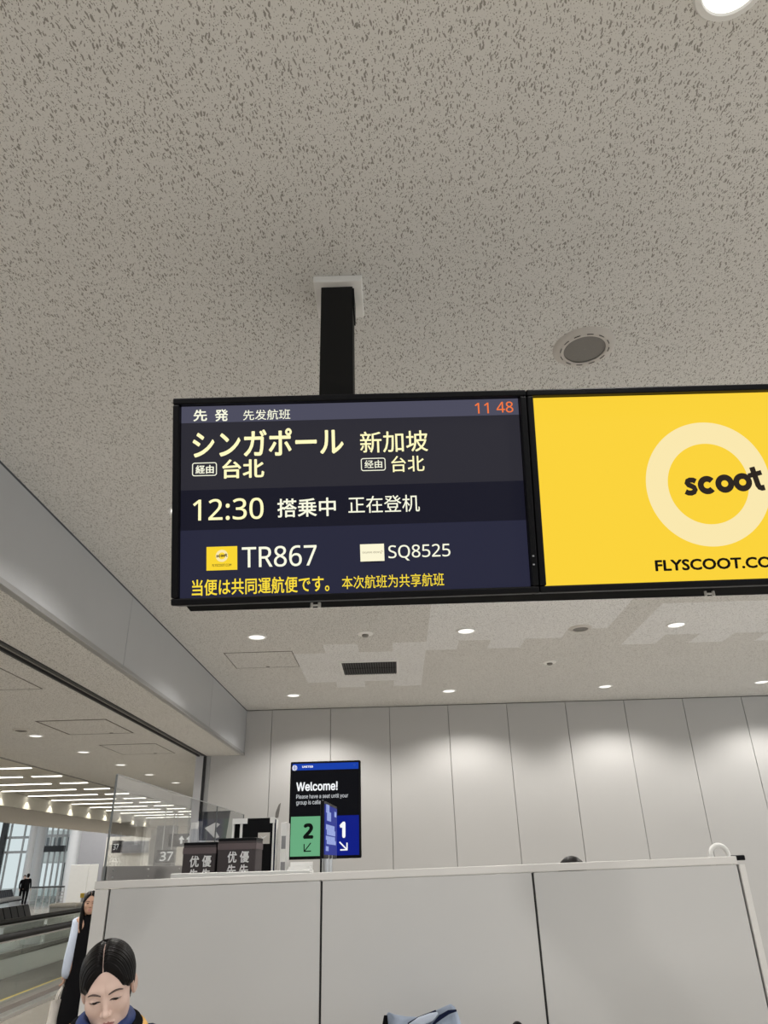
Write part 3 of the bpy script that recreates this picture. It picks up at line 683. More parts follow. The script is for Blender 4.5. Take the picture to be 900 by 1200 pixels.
# grey panel with a pale arrow beyond the acrylic, standing in for a reflection
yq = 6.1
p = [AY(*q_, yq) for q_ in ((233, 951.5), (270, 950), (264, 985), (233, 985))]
o = thing('arrow_reflection', 'smoky grey translucent sign with a pale left arrow behind the priority boxes', 'sign', (p[3][0], yq, 0))
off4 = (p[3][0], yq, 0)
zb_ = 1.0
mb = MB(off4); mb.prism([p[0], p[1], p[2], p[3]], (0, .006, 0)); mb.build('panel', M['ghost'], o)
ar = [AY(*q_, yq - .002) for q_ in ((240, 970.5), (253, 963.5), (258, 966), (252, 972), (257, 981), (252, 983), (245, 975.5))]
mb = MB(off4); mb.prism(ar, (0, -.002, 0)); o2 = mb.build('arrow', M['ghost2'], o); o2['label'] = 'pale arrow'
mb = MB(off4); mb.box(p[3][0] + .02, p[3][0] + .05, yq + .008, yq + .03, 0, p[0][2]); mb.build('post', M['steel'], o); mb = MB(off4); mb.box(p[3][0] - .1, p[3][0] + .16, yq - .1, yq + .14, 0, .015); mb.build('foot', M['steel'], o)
# pale posts
for (px, pyt, l) in ((228.5, 964, 'pale grey post left of the smoky arrow sign'), (235, 962.5, 'pale grey post right beside the smoky arrow sign')):
    yq2 = 6.6 if px < 230 else 7.3; c = AY(px, pyt, yq2)
    o = thing('queue_post', l, 'post', (c[0], yq2, 0), 'pale posts behind the counter')
    MB().lathe((0, 0, 0), [(.16, 0), (.16, .012), (.03, .03), (.002, .03)], 24, close=False).build('foot', M['alu_trim'], o, smooth=True)
    MB().lathe((0, 0, 0), [(.026, .02), (.026, c[2] - .05)], 20).build('tube', M['alu'], o, smooth=True)
    MB().lathe((0, 0, 0), [(.030, c[2] - .05), (.030, c[2]), (.002, c[2])], 20).build('head', M['con_white'], o, smooth=True)

# ------------------------------------------------------------------ boarding display on a floor stand
YU = 8.0
c = [AY(*q_, YU) for q_ in ((340.3, 893), (421.5, 890.5), (424.5, 1005), (340.6, 1008))]
ux0 = c[0][0] + .003; ux1 = (c[1][0] + c[2][0]) / 2; uz1 = (c[0][2] + c[1][2]) / 2; uz0 = (c[2][2] + c[3][2]) / 2
ucx = (ux0 + ux1) / 2; uw = (ux1 - ux0) / 2
brd = thing('boarding_display', 'portrait boarding screen reading Welcome with green and blue group lanes, before the far wall', 'display screen', (ucx, YU, 0))
def uU(px, py): p = AY(px, py, YU); return p[0] - ucx, p[2]
MB().box(-uw, uw, 0, .06, uz0, uz1).build('housing', M['black'], brd, bevel=.012, seg=3)
MB().box(-.05, .05, .05, .13, .03, uz0 + .3).build('stand', M['black_matte'], brd, bevel=.004); MB().box(-.35, .35, -.2, .4, 0, .03).build('foot', M['black_matte'], brd, bevel=.006)
scr_ = thing('screen_plane', None, None); scr_.parent = brd; scr_.rotation_euler = (math.pi / 2, 0, 0); scr_.location = (0, -.001, 0); scr_.name = 'screen'
bw = .022; sx0, sx1, sz0, sz1 = -uw + bw, uw - bw, uz0 + bw * 1.3, uz1 - bw
mb = MB(); rect(mb, sx0, sx1, sz0, sz1, 0); mb.build('background', glow('board_black', (10, 11, 16), 1), scr_)
bt = uU(380, 902)[1]; gz = uU(352, 957)[1]; mx_ = uU(383, 980)[0]
mb = MB(); rect(mb, sx0, sx1, bt, sz1, .001); mb.build('title_bar', glow('board_blue', (20, 62, 168), 1), scr_)['label'] = 'blue title bar'
mb = MB(); rect(mb, sx0, mx_, sz0, gz, .001); mb.build('lane_panel', glow('board_green', (104, 168, 126), 1), scr_)['label'] = 'green lane panel'
mb = MB(); rect(mb, mx_, sx1, sz0, gz, .001); mb.build('lane_panel', glow('board_royal', (12, 28, 128), 1), scr_)['label'] = 'royal blue lane panel'
wht = glow('board_white', (246, 248, 250), 1.0); blk = glow('board_ink', (8, 14, 12), 1.0)
qU = lambda x, y: (320 + x / 7.5, 880 + y / 7.5)
def putU(body, x0, y0, x1, y1, m, bold, face='grotesk'):
    a = uU(*qU(x0, (y0 + y1) / 2)); b = uU(*qU(x1, (y0 + y1) / 2)); t = uU(*qU((x0 + x1) / 2, y0)); d = uU(*qU((x0 + x1) / 2, y1))
    return lettering(body, a[0], b[0], d[1], t[1], .002, m, scr_, bold, face=face)
putU('UNITED', 256, 130, 352, 148, wht, .03)
putU('Welcome!', 204, 272, 568, 350, wht, .022)
putU('Please have a seat until your', 204, 378, 660, 424, glow('board_grey_text', (205, 208, 212), 1), .004); putU('group is called', 204, 432, 440, 480, glow('board_grey_text', (205, 208, 212), 1), .004)
putU('2', 265, 636, 356, 772, blk, .05, 'sans'); putU('1', 584, 622, 636, 764, wht, .05, 'sans')
def arrow(mb, x0, y0, x1, y1, wd):
    stroke(mb, [uU(*qU(x0, y0)), uU(*qU(x1, y1))], wd, .002)
mb = MB(); arrow(mb, 332, 808, 276, 882, .010); arrow(mb, 273, 818, 273, 886, .010); arrow(mb, 270, 883, 334, 880, .010); mb.build('arrow', blk, scr_)
mb = MB(); arrow(mb, 584, 800, 648, 866, .013); arrow(mb, 650, 806, 650, 872, .013); arrow(mb, 590, 870, 654, 868, .013); mb.build('arrow', wht, scr_)
gl = uU(*qU(190, 150)); mb = MB()
for rr in (.026, .017, .008): stroke(mb, arc(gl[0], gl[1], rr, 0, 362, 28), .003, .002)
for rx in (.010, .019): stroke(mb, arc(gl[0], gl[1], rx, 0, 362, 28, .026), .003, .0022)
mb.build('globe_emblem', wht, scr_)
gl = uU(*qU(716, 122)); mb = MB(); stroke(mb, arc(gl[0], gl[1], .008, 0, 362, 20), .003, .002); mb.build('corner_icon', glow('board_faint', (60, 90, 160), 1), scr_)

# ------------------------------------------------------------------ small oblique display on a steel post
p0 = np.array([-.0955 * 4.5, 4.5]); p1 = np.array([-.0786 * 5.0, 5.0])
zt = EYE + .0773 * 4.5; zb2 = EYE + .009 * 4.5
dv = p1 - p0; L_ = np.linalg.norm(dv); ang = math.atan2(dv[1], dv[0]); mid = (p0 + p1) / 2
o = thing('counter_display', 'small landscape blue screen on a steel post, turned side-on before the boarding screen', 'display screen', (mid[0], mid[1], 1.60), None, ang)
hz0, hz1 = zb2 - 1.60, zt - 1.60
MB().box(-L_ / 2, L_ / 2, 0, .022, hz0, hz1).build('housing', M['black'], o, bevel=.005)
MB().box(-L_ / 2 + .02, L_ / 2 - .02, -.003, .001, hz0 + .02, hz1 - .018).build('screen', glow('small_screen_blue', (28, 44, 138), 1), o)
sgrey = glow('small_screen_text', (150, 165, 220), 1)
random.seed(3)
for k, (zz, hh, n) in enumerate(((.80, .045, 3), (.66, .05, 4), (.50, .028, 7), (.41, .028, 7), (.32, .022, 8), (.25, .022, 8), (.13, .025, 3))):
    mb = MB(); x = -L_ / 2 + .06 + .03 * (k % 2)
    for j in range(n):
        ww = random.uniform(.018, .045); z0_ = hz0 + zz * (hz1 - hz0)
        if x + ww > L_ / 2 - .04: break
        mb.box(x, x + ww, -.0045, -.003, z0_, z0_ + hh); x += ww + .012
    mb.build('text_row', sgrey, o)
mb = MB(); mb.box(L_ / 2 - .13, L_ / 2 - .06, -.0045, -.003, hz1 - .07, hz1 - .04); mb.build('emblem', sgrey, o)
mb = MB(); mb.lathe((-.06, .02, 0), [(.022, 0), (.022, hz0 + .05)], 20); mb.lathe((.06, .02, 0), [(.022, 0), (.022, hz0 + .05)], 20); mb.build('post', M['steel'], o, smooth=True)
MB().box(-.14, .14, -.06, .10, 0, .012).build('base_plate', M['steel'], o, bevel=.002)

# ------------------------------------------------------------------ white chair back and the seated heads behind the partition
yc = 4.55
a = AY(833, 1000, yc); b = AY(853, 1000, yc); t = AY(842, 990.5, yc)
ww = (b[0] - a[0]) / 2; cx = (a[0] + b[0]) / 2
o = thing('tubular_trolley', 'white tubular handle arch rising behind the right end of the partition', 'trolley', (cx, yc, 0))
hh = t[2] - ww
pts = [(-ww, 0, .16)] + [(-ww, 0, hh - .3)] + [(ww * math.cos(math.radians(q_)), 0, hh + ww * math.sin(math.radians(q_))) for q_ in range(180, -1, -12)] + [(ww, 0, hh - .3), (ww, 0, .16)]
MB().tube(pts, .013, 14).build('handle', M['white_paint'], o, smooth='all')
MB().box(-ww - .16, ww + .16, -.2, .2, .12, .16).build('base', M['white_paint'], o, bevel=.006)
for (x, y) in ((-.16, -.14), (.16, -.14), (-.16, .14), (.16, .14)):
    MB().lathe((x, y, 0), [(.002, 0), (.045, .02), (.045, .10), (.02, .125)], 16).build('wheel', M['black_matte'], o, smooth=True)

# ================================================================== CONCOURSE
# moving walkway
wa = math.atan(.06)                              # it runs slightly to the left of the lounge axis
wk = thing('moving_walkway', 'long moving walkway with black handrails and glass sides, left of the woman in pale jacket', 'walkway', (-5.36, 11.5, 0), None, wa)
LW0, LW1 = -5.0, 17.0                            # local y along the walkway, local -x across
def wbox(x0, x1, z0, z1, name, m, bevel=0, y0=LW0, y1=LW1): return MB().box(-x1, -x0, y0, y1, z0, z1).build(name, m, wk, bevel=bevel)
wbox(.0, .16, 0, .05, 'curb', M['steel'], .004)
wbox(.16, .44, 0, .11, 'deck', M['brown_metal'], .005)
wbox(.44, .52, 0, .10, 'edge_line', M['yellow'], .003)
wbox(.52, 1.72, 0, .045, 'belt', M['belt'])
mb = MB(); mb.prism([(-1.72, LW0, 0), (-1.72, LW0, .06), (-1.78, LW0, .36), (-2.10, LW0, .40), (-2.10, LW0, 0)], (0, LW1 - LW0, 0)); mb.build('skirt', M['steel'], wk)
wbox(1.74, 1.80, .36, .45, 'skirt_rail', M['rubber'], .01)
for x0 in (.30, 1.90):
    for k in range(11):
        yy = LW0 + k * 2.0
        MB().box(-x0 - .007, -x0 + .007, yy + .004, yy + 1.996, .10 if x0 < 1 else .40, .92).build('glass_panel', M['glass'], wk)
    MB().tube([(-x0, LW0, .16), (-x0, LW0 - .22, .30), (-x0, LW0 - .33, .55), (-x0, LW0 - .24, .82), (-x0, LW0, .945), (-x0, LW1, .945), (-x0, LW1 + .24, .82), (-x0, LW1 + .33, .55), (-x0, LW1 + .22, .30), (-x0, LW1, .16)], .052, 12).build('handrail', M['rubber'], wk, smooth='all')
    MB().box(-x0 - .05, -x0 + .05, LW0, LW1, .885, .905).build('handrail_guide', M['steel'], wk)
# yellow-capped end post by the far woman's head
c = AZ(104, 1061, .02)
yq = 26.0; a = AY(99, 1047, yq); b = AY(112, 1047, yq)
o = thing('barrier_rail', 'grey end rail with yellow corner cap beside the far woman', 'rail', ((a[0] + b[0]) / 2, yq, 0)); w = (b[0] - a[0]) / 2 + .25; zt = a[2]
MB().tube([(-w + .2, 0, 0), (-w + .2, 0, zt - .03)], .04, 12).build('post', M['con_grey'], o, smooth=True); MB().tube([(w, 0, 0), (w, 0, zt - .03)], .04, 12).build('post', M['con_grey'], o, smooth=True)
MB().box(-w + .15, w + .05, -.05, .05, zt - .08, zt).build('top_rail', M['con_grey'], o, bevel=.01)
MB().box(-w + .14, -w + .27, -.055, .055, zt - .12, zt + .01).build('corner_cap', M['yellow'], o, bevel=.01)
# low grey planter behind the walkway
a = AY(63, 1060, 22.5); b = AY(94, 1056, 22.5)
o = thing('planter_box', 'low grey box with rounded top behind the walkway, below the white board', 'box', ((a[0] + b[0]) / 2, 22.5, 0))
w = (b[0] - a[0]) / 2
MB().box(-w, w, -.25, .25, 0, a[2] - .06).build('body', M['grey_box'], o, bevel=.02)
mb = MB(); mb.box(-w - .02, w + .02, -.28, .28, a[2] - .08, a[2] + .03); mb.build('lid', M['speaker_ring'], o, bevel=.05, seg=4)
# white board
YB = 44.0
p = [AY(*q_, YB) for q_ in ((82, 1013.5), (117, 1012), (117, 1058), (76.5, 1058))]
o = thing('white_board', 'large plain white hoarding board standing far off in the concourse', 'board', ((p[0][0] + p[1][0]) / 2, YB, 0))
w = (p[1][0] - p[3][0]) / 2 * .96; zt = p[0][2]
MB().box(-w, w * .32, 0, .06, .02, zt).build('panel', M['con_white'], o, bevel=.01)
MB().box(w * .34, w, .0, .06, .02, zt).build('panel', M['con_white'], o, bevel=.01)
MB().box(-w, w, .01, .05, 0, .03).build('base', M['con_grey'], o)
# glass railing with steel rungs
YR = 46.0
a = AY(37, 1040.5, YR); b = AY(76, 1038.5, YR)
o = thing('glass_railing', 'dark topped railing with glass infill between the far man and the white board', 'railing', ((a[0] + b[0]) / 2, YR, 0)); w = (b[0] - a[0]) / 2; zt = (a[2] + b[2]) / 2; zb_ = .0
MB().tube([(-w, 0, zt), (w, 0, zt)], .045, 8).build('top_rail', M['frame_dark'], o, smooth=True)
for k in range(6): MB().tube([(-w + k * 2 * w / 5, 0, 0), (-w + k * 2 * w / 5, 0, zt)], .03, 8).build('post', M['steel'], o, smooth=True)
MB().box(-w, w * .6, -.006, .006, .1, zt - .1).build('glass_pane', M['glass'], o)
for k in range(5): MB().tube([(w * .6, 0, .15 + k * .16), (w, 0, .15 + k * .16)], .022, 8).build('rung', M['steel'], o, smooth=True)
# facade: glazed end of the terminal with columns
YF = 56.0
mb = MB(); mb.box(-34, -13, YF + 1.5, YF + 1.6, 0, .25); structure(mb.build('baseboard_end', M['con_grey']))
def fx(px, py=1000): return AY(px, py, YF)[0]
def fz(py, px=40): return AY(px, py, YF)[2]
def win(n, xa, xb, zs, mull, mf):
    mb = MB(); zt_ = 7.0; w = .10
    for x in mull: mb.box(x - w / 2, x + w / 2, YF - .06, YF + .06, 0, zt_)
    for z in zs: mb.box(xa, xb, YF - .05, YF + .05, z - .08, z + .08)
    o = mb.build(f'window_{n}', mf); structure(o)
    g = MB().box(xa, xb, YF - .01, YF + .01, 0, zt_).build('pane', M['glass'], o)
    return o
win(1, fx(-110), fx(32), [fz(981), .3, 3.2], [fx(-100), fx(-75), fx(-50), fx(-25), fx(4), fx(8.5), fx(25)], M['frame_light'])
win(2, fx(48), fx(78), [fz(980), .3], [fx(51), fx(57.5), fx(64), fx(70.5), fx(76)], M['frame_light'])
mb = MB(); mb.box(fx(49), fx(77.5), YF - .5, YF - .2, fz(999), fz(992)); o = mb.build('door_1', M['frame_dark']); structure(o)
mb = MB(); mb.box(fx(0), fx(5), YF - .4, YF - .1, 0, 7.0); o = mb.build('trim_5', M['frame_dark']); structure(o)
for (pa_, pb_, yy, l) in ((31, 39, 52.5, 'slim white column at the left of the far concourse windows'), (37.5, 50, 54, 'broad white column behind the dark-suited man'), (79, 96, 50, 'grey white column behind the white board')):
    a = AY(pa_, 1000, yy)[0]; b = AY(pb_, 1000, yy)[0]; r = (b - a) / 2
    o = thing('round_column', l, 'column', ((a + b) / 2, yy, 0), 'round columns in the far concourse')
    MB().lathe((0, 0, 0), [(r, .12), (r, 7.0)], 40).build('shaft', M['column'], o, smooth=True); MB().lathe((0, 0, 0), [(r * 1.06, 0), (r * 1.06, .14)], 40).build('plinth', M['con_grey'], o, smooth=True)
# grey bulkhead block right of the columns
mb = MB(); mb.box(AY(95.5, 1000, 49)[0], -17.0, 48.6, 49.2, 0, 7.0); structure(mb.build('wall_far', M['far_grey']))
# buildings of the apron seen through the glass
o = thing('boarding_bridge', 'pale boarding bridge outside the far windows', 'building', (fx(20) - 1, 68, 0))
MB().box(-3.2, 3.6, 0, 3, 2.6, 5.2).build('tunnel', M['con_white'], o, bevel=.1); MB().box(-1.0, -.4, .6, 1.2, 0, 2.6).build('leg', M['frame_dark'], o); MB().box(1.4, 2.0, .6, 1.2, 0, 2.6).build('leg', M['frame_dark'], o)
for k in range(6): MB().box(-2.9 + k * 1.1, -2.2 + k * 1.1, -.03, 0, 3.5, 4.6).build('window', M['frame_dark'], o)
structure(MB().box(-60, 10, 62, 140, -.2, -.08).build('floor', M['grey_box']))
# waiting seats
def bench(x, y, rz, n, label, sc=1.0):
    o = thing('waiting_bench', label, 'bench', (x, y, 0), 'rows of dark waiting seats', rz)
    for k in range(n):
        xx = k * .56 * sc
        mb = MB(); mb.prism([(xx + .02, .02, .44), (xx + .54 * sc - .02, .02, .44), (xx + .54 * sc - .02, .24, .98), (xx + .02, .24, .98)], (0, .05, .01)); mb.build('backrest', M['seat'], o, bevel=.012)
        MB().box(xx + .02, xx + .54 * sc - .02, -.46, .05, .40, .46).build('seat', M['seat'], o, bevel=.02)
        MB().box(xx - .012, xx + .012, -.40, .10, .46, .62).build('armrest', M['steel'], o, bevel=.004)
    MB().box(0, n * .56 * sc, -.05, .05, .34, .40).build('rail', M['steel'], o)
    for xx in (.2, n * .56 * sc - .2): MB().box(xx - .03, xx + .03, -.3, .25, 0, .36).build('leg', M['steel'], o, bevel=.004)
a = AZ(-12, 1068, .98); b = AZ(47, 1059, .98)
dd = np.hypot(b[0] - a[0], b[1] - a[1]); bench(a[0], a[1], math.atan2(b[1] - a[1], b[0] - a[0]), max(3, round(dd / .56)), 'near row of dark waiting seats above the walkway handrail')
a = AZ(-10, 1045.5, .98); b = AZ(20, 1042, .98)
dd = np.hypot(b[0] - a[0], b[1] - a[1]); bench(a[0], a[1], math.atan2(b[1] - a[1], b[0] - a[0]), max(3, round(dd / .56)), 'far row of dark waiting seats at the left edge beside the man')
# hanging gate signs seen through the acrylic
def box_sign(px0, px1, py0, py1, y, d, label, parts):
    a = AY(px0, py1, y); b = AY(px1, py0, y)
    x0, x1 = a[0], b[0]; z0, z1 = AY((px0 + px1) / 2, py1, y)[2], AY((px0 + px1) / 2, py0, y)[2]
    o = thing('gate_sign', label, 'sign', ((x0 + x1) / 2, y, z1), 'black gate signs in the concourse')
    off = ((x0 + x1) / 2, y, z1)
    MB(off).box(x0, x1, y, y + d, z0, z1).build('housing', M['sign_black'], o, bevel=.01)
    for xx in (x0 + (x1 - x0) * .25, x0 + (x1 - x0) * .75): MB(off).tube([(xx, y + d / 2, z1 - .01), (xx, y + d / 2, COF if XF < x0 < XC and y < CYE else SOF)], .02, 8).build('hanger', M['steel'], o)
    for (t, u0, u1, v0, v1) in parts:
        if t == 'arrow':
            cx = x0 + (u0 + u1) / 2 * (x1 - x0); hw = (u1 - u0) / 2 * (x1 - x0); za = z0 + v0 * (z1 - z0); zb3 = z0 + v1 * (z1 - z0); h_ = zb3 - za
            mb = MB(off); mb.prism([(cx - hw * .34, y - .006, za), (cx + hw * .34, y - .006, za), (cx + hw * .34, y - .006, za + h_ * .5), (cx + hw, y - .006, za + h_ * .5), (cx, y - .006, zb3), (cx - hw, y - .006, za + h_ * .5), (cx - hw * .34, y - .006, za + h_ * .5)], (0, .004, 0)); mb.build('arrow', M['sign_white'], o)
        else:
            v, f = text_geo(t, .012); lo = v.min(0); hi = v.max(0); mb = MB(off)
            vs = [(x0 + (u0 + (p[0] - lo[0]) / (hi[0] - lo[0]) * (u1 - u0)) * (x1 - x0), y - .006 - p[2], z0 + (v0 + (p[1] - lo[1]) / (hi[1] - lo[1]) * (v1 - v0)) * (z1 - z0)) for p in v]
            mb.add(vs, f); mb.build('lettering', M['sign_white'], o)
    return o
box_sign(130, 143, 985, 999.5, 34, .2, 'small black gate sign reading 37, nearest the left edge of the acrylic screen', [('37', .16, .72, .25, .72)])
box_sign(182, 205, 996, 1011, 26.7, .2, 'large black gate sign with pale numerals 37, left of the priority boxes', [('37', .22, .92, .14, .86)])
box_sign(197, 226, 977, 992, 28, .2, 'black hanging sign with two white up arrows above the left priority box', [('arrow', .42, .66, .22, .84), ('arrow', .74, .98, .22, .84)])
c0 = AY(143, 999, 45.9); c1 = AY(175, 985, 45.9)
o = thing('information_board', 'wide grey information board on the pale end wall, behind the gate signs', 'board', ((c0[0] + c1[0]) / 2, 45.9, c0[2]))
MB().box(-(c1[0] - c0[0]) / 2, (c1[0] - c0[0]) / 2, 0, .1, 0, c1[2] - c0[2]).build('panel', M['sign_grey'], o, bevel=.02)
MB().box(-(c1[0] - c0[0]) / 2 - .05, (c1[0] - c0[0]) / 2 + .05, .02, .1, -.05, 0).build('frame', M['con_grey'], o)
a = AY(183, 980, 30); b = AY(203, 980, 30)
structure(MB().box(a[0], b[0], 30, 30.6, 0, SOF).build('trim_6', M['sign_grey']))
a = AY(177, 980, 33); b = AY(183, 980, 33)
structure(MB().box(a[0], b[0], 33, 33.4, 0, SOF).build('trim_7', M['con_white']))
for (x, y, e, sz) in ((-9, 40, 380, 3), (-18, 44, 650, 4), (-5, 38, 200, 2), (-17, 30, 700, 4), (-16, 16, 700, 4), (-4.4, 20, 60, 1.5), (-4.4, 28, 60, 1.5)):  # added fill lights with no fittings, to lift the concourse brightness
    l = bpy.data.lights.new('concourse_fill', 'AREA'); l.size = sz; l.energy = e; l.color = (1, .98, .94)
    o = bpy.data.objects.new('concourse_fill', l); COL.objects.link(o); o.location = (x, y, (SOF if x > -13 else 6.9) - .05)

# ================================================================== PEOPLE
def smin(a, b, k):
    h = np.clip(.5 + .5 * (b - a) / k, 0, 1); return b * (1 - h) + a * h - k * h * (1 - h)
def smax(a, b, k): return -smin(-a, -b, k)
def sd_ell(p, c, r):
    q = (p - np.array(c)) / np.array(r); k0 = np.linalg.norm(q, axis=-1) + 1e-9; k1 = np.linalg.norm(q / np.array(r), axis=-1) + 1e-9
    return k0 * (k0 - 1) / k1
def sd_cap(p, a, b, r0, r1):
    a = np.array(a, float); b = np.array(b, float); ab = b - a
    t = np.clip(((p - a) @ ab) / (ab @ ab), 0, 1); return np.linalg.norm(p - a - t[..., None] * ab, axis=-1) - (r0 + (r1 - r0) * t)
def head_sdf(p):
    q = p.copy(); q[..., 0] = np.abs(q[..., 0])
    d = sd_ell(q, (0, .012, .042), (.073, .090, .078))
    d = smin(d, sd_ell(q, (0, -.028, -.012), (.064, .060, .088)), .020)
    d = smin(d, sd_ell(q, (0, -.047, -.082), (.030, .034, .026)), .030)          # chin
    d = smin(d, sd_ell(q, (.026, -.008, -.058), (.026, .040, .030)), .030)       # jaw corner
    d = smin(d, sd_ell(q, (.036, -.056, -.020), (.025, .024, .024)), .020)       # cheek
    d = smin(d, sd_cap(q, (.012, -.079, .028), (.040, -.067, .027), .008, .008), .020)   # brow
    d = smax(d, -sd_ell(q, (.031, -.101, .005), (.019, .012, .0105)), .010)      # eye socket
    d = smin(d, sd_ell(q, (.031, -.0715, .005), (.0160, .0145, .0130)), .005)    # lids
    d = smin(d, sd_cap(q, (0, -.080, .016), (0, -.0995, -.027), .0055, .0080), .011)     # nose
    d = smin(d, sd_ell(q, (0, -.1015, -.029), (.0090, .0090, .0080)), .006)
    d = smin(d, sd_ell(q, (.0110, -.0925, -.033), (.0070, .0090, .0062)), .005)  # wing
    d = smin(d, sd_ell(q, (0, -.070, -.062), (.027, .018, .022)), .018)          # muzzle
    d = smin(d, sd_ell(q, (.006, -.0860, -.0580), (.0165, .0060, .0042)), .0035) # lips
    d = smin(d, sd_ell(q, (0, -.0855, -.0660), (.0165, .0065, .0048)), .0035)
    d = smax(d, -sd_cap(q, (-.03, -.0955, -.0618), (.024, -.0900, -.0620), .0030, .0026), .003)
    d = smin(d, sd_cap(q, (0, .015, -.05), (0, .030, -.135), .046, .047), .025)  # neck root
    return d
def head_grid(nt, nph):
    u = np.linspace(-1, 1, nph, endpoint=False); ph = math.pi * (u + .45 * np.sin(math.pi * (u - 0)) * -.55)   # denser towards the face
    th = np.linspace(.004, math.pi - .30, nt)
    T, Pp = np.meshgrid(th, ph, indexing='ij')
    return np.stack([np.sin(T) * np.sin(Pp), -np.sin(T) * np.cos(Pp), np.cos(T)], -1)
HC = np.array([0, -.012, 0.0])
def trace(dirs, sdf):
    r = np.full(dirs.shape[:-1], .19)
    for _ in range(70): r = r - sdf(HC + dirs * r[..., None]) * .75
    return HC + dirs * r[..., None], r
def hairline(p):
    """signed height of a head-surface point above the hairline"""
    x = np.abs(p[..., 0]); y = p[..., 1]; z = p[..., 2]
    front = .078 - .085 * np.clip((x - .004) / .068, 0, 1.4) ** 1.55
    side = np.where(y > -.005, -.012 - .075 * np.clip((y + .005) / .05, 0, 1), front)
    zl_ = np.where(y < -.02, front, np.where(y > .0, side, front * (-(y) / .02) + side * (1 + y / .02)))
    return z - zl_
def make_head(name, parent, mtx, nt, nph, skin, detail=True):
    """returns arrays for the skin of the head (with ears); builds hair, eyes, brows as children in parent's space"""
    dirs = head_grid(nt, nph); P, r = trace(dirs, head_sdf)
    fs = []; ms = []
    for i in range(nt - 1):
        for k in range(nph):
            k2 = (k + 1) % nph; c = (P[i, k] + P[i + 1, k] + P[i, k2] + P[i + 1, k2]) / 4
            ax = abs(c[0]); mi = 0
            if c[1] < -.055:
                if detail:
                    dx = (ax - .031) / .0150
                    if abs(dx) < 1:
                        up_ = .0035 * (1 - dx * dx) - .0015; lo_ = -.0032 * (1 - dx * dx) - .0015
                        if lo_ < c[2] - .0045 < up_: continue
                lx = ax / .0225
                if lx < 1:
                    zu = -.0542 - .0016 * math.exp(-(ax / .004) ** 2) - .0070 * lx ** 2; zd = -.0712 + .0085 * lx ** 2
                    if zd < c[2] < zu: mi = 1
            fs.append((i * nph + k, (i + 1) * nph + k, (i + 1) * nph + k2, i * nph + k2)); ms.append(mi)
    V = P.reshape(-1, 3)
    return V, fs, ms, P, dirs
def xf(mtx, V): 
    A = np.array(mtx); return V @ A[:3, :3].T + A[:3, 3]
def ear(side, n=14, m=18):
    vs = []; fs = []
    for i in range(n + 1):
        th = math.pi * i / n
        for k in range(m):
            ph = 2 * math.pi * k / m
            a = math.sin(th) * math.cos(ph); b = math.cos(th); c = math.sin(th) * math.sin(ph)
            h = .017 * (1 - .25 * (b < 0) * -b)
            yy = a * h; zz = b * .030; rim = math.hypot(a, b)
            xx = c * .0065 + (.004 * rim ** 3 if c > 0 else 0) - (.0035 * math.exp(-((a / .45) ** 2 + (b / .5) ** 2)) if c > 0 else 0)
            xx += .010 * (a > 0) * a
            vs.append((side * (.071 + xx), .006 + yy - .15 * zz * -1 * .2, -.004 + zz))
    for i in range(n):
        for k in range(m): fs.append((i * m + k, (i + 1) * m + k, (i + 1) * m + (k + 1) % m, i * m + (k + 1) % m))
    return np.array(vs), fs
def hair_shell(dirs, P, thick, part=True):
    nt, nph = dirs.shape[:2]; h = hairline(P)
    x = P[..., 0]; y = P[..., 1]
    k = np.clip(h / .014, 0, 1); k = k * k * (3 - 2 * k)
    t = thick * k
    if part:
        g = np.exp(-((x + .004) / .0075) ** 2) * (y < .045) * (P[..., 2] > .03); t = t * (1 - .72 * g)
    t = t + k * .0011 * (np.sin(y * 620 + x * 60) * .5 + np.sin(y * 1130 + 2 + x * 140) * .5)
    nrm = dirs + 0
    Q = P + nrm * (t[..., None] + .0004)
    idx = -np.ones((nt, nph), int); vs = []; fs = []
    keep = h > -.001
    if part: keep = keep & ~((np.abs(x + .004) < .0010) & (y < .03) & (P[..., 2] > .04))
    for i in range(nt - 1):
        for kx in range(nph):
            k2 = (kx + 1) % nph
            if keep[i, kx] and keep[i + 1, kx] and keep[i, k2] and keep[i + 1, k2]:
                for (a, b) in ((i, kx), (i + 1, kx), (i + 1, k2), (i, k2)):
                    if idx[a, b] < 0: idx[a, b] = len(vs); vs.append(Q[a, b])
                fs.append((idx[i, kx], idx[i + 1, kx], idx[i + 1, k2], idx[i, k2]))
    return np.array(vs), fs
def skin_mesh(nodes, edges, root, sub=1):
    """smooth tapering surface grown round a joint skeleton; nodes = (x,y,z,radius[,radius2])"""
    me = bpy.data.meshes.new('skeleton'); me.from_pydata([n[:3] for n in nodes], edges, []); me.update()
    o = bpy.data.objects.new('skeleton', me); COL.objects.link(o)
    md = o.modifiers.new('skin', 'SKIN'); md.use_smooth_shade = True; md.branch_smoothing = .4
    if not me.skin_vertices: me.attributes.new('skin', 'FLOAT', 'POINT')
    for i, n in enumerate(nodes):
        sv = me.skin_vertices[0].data[i]; sv.radius = (n[3], n[4] if len(n) > 4 else n[3]); sv.use_root = (i == root)
    s2 = o.modifiers.new('sub', 'SUBSURF'); s2.levels = sub; s2.render_levels = sub
    dg = bpy.context.evaluated_depsgraph_get(); ev = bpy.data.meshes.new_from_object(o.evaluated_get(dg))
    V = np.array([v.co[:] for v in ev.vertices]); Fc = [tuple(p.vertices) for p in ev.polygons]
    bpy.data.objects.remove(o); bpy.data.meshes.remove(me); bpy.data.meshes.remove(ev)
    return V, Fc
def new_skin_obj(me):
    pass
def chain(nodes, edges, start, pts):
    prev = start
    for p in pts:
        nodes.append(p); edges.append((prev, len(nodes) - 1)); prev = len(nodes) - 1
    return prev
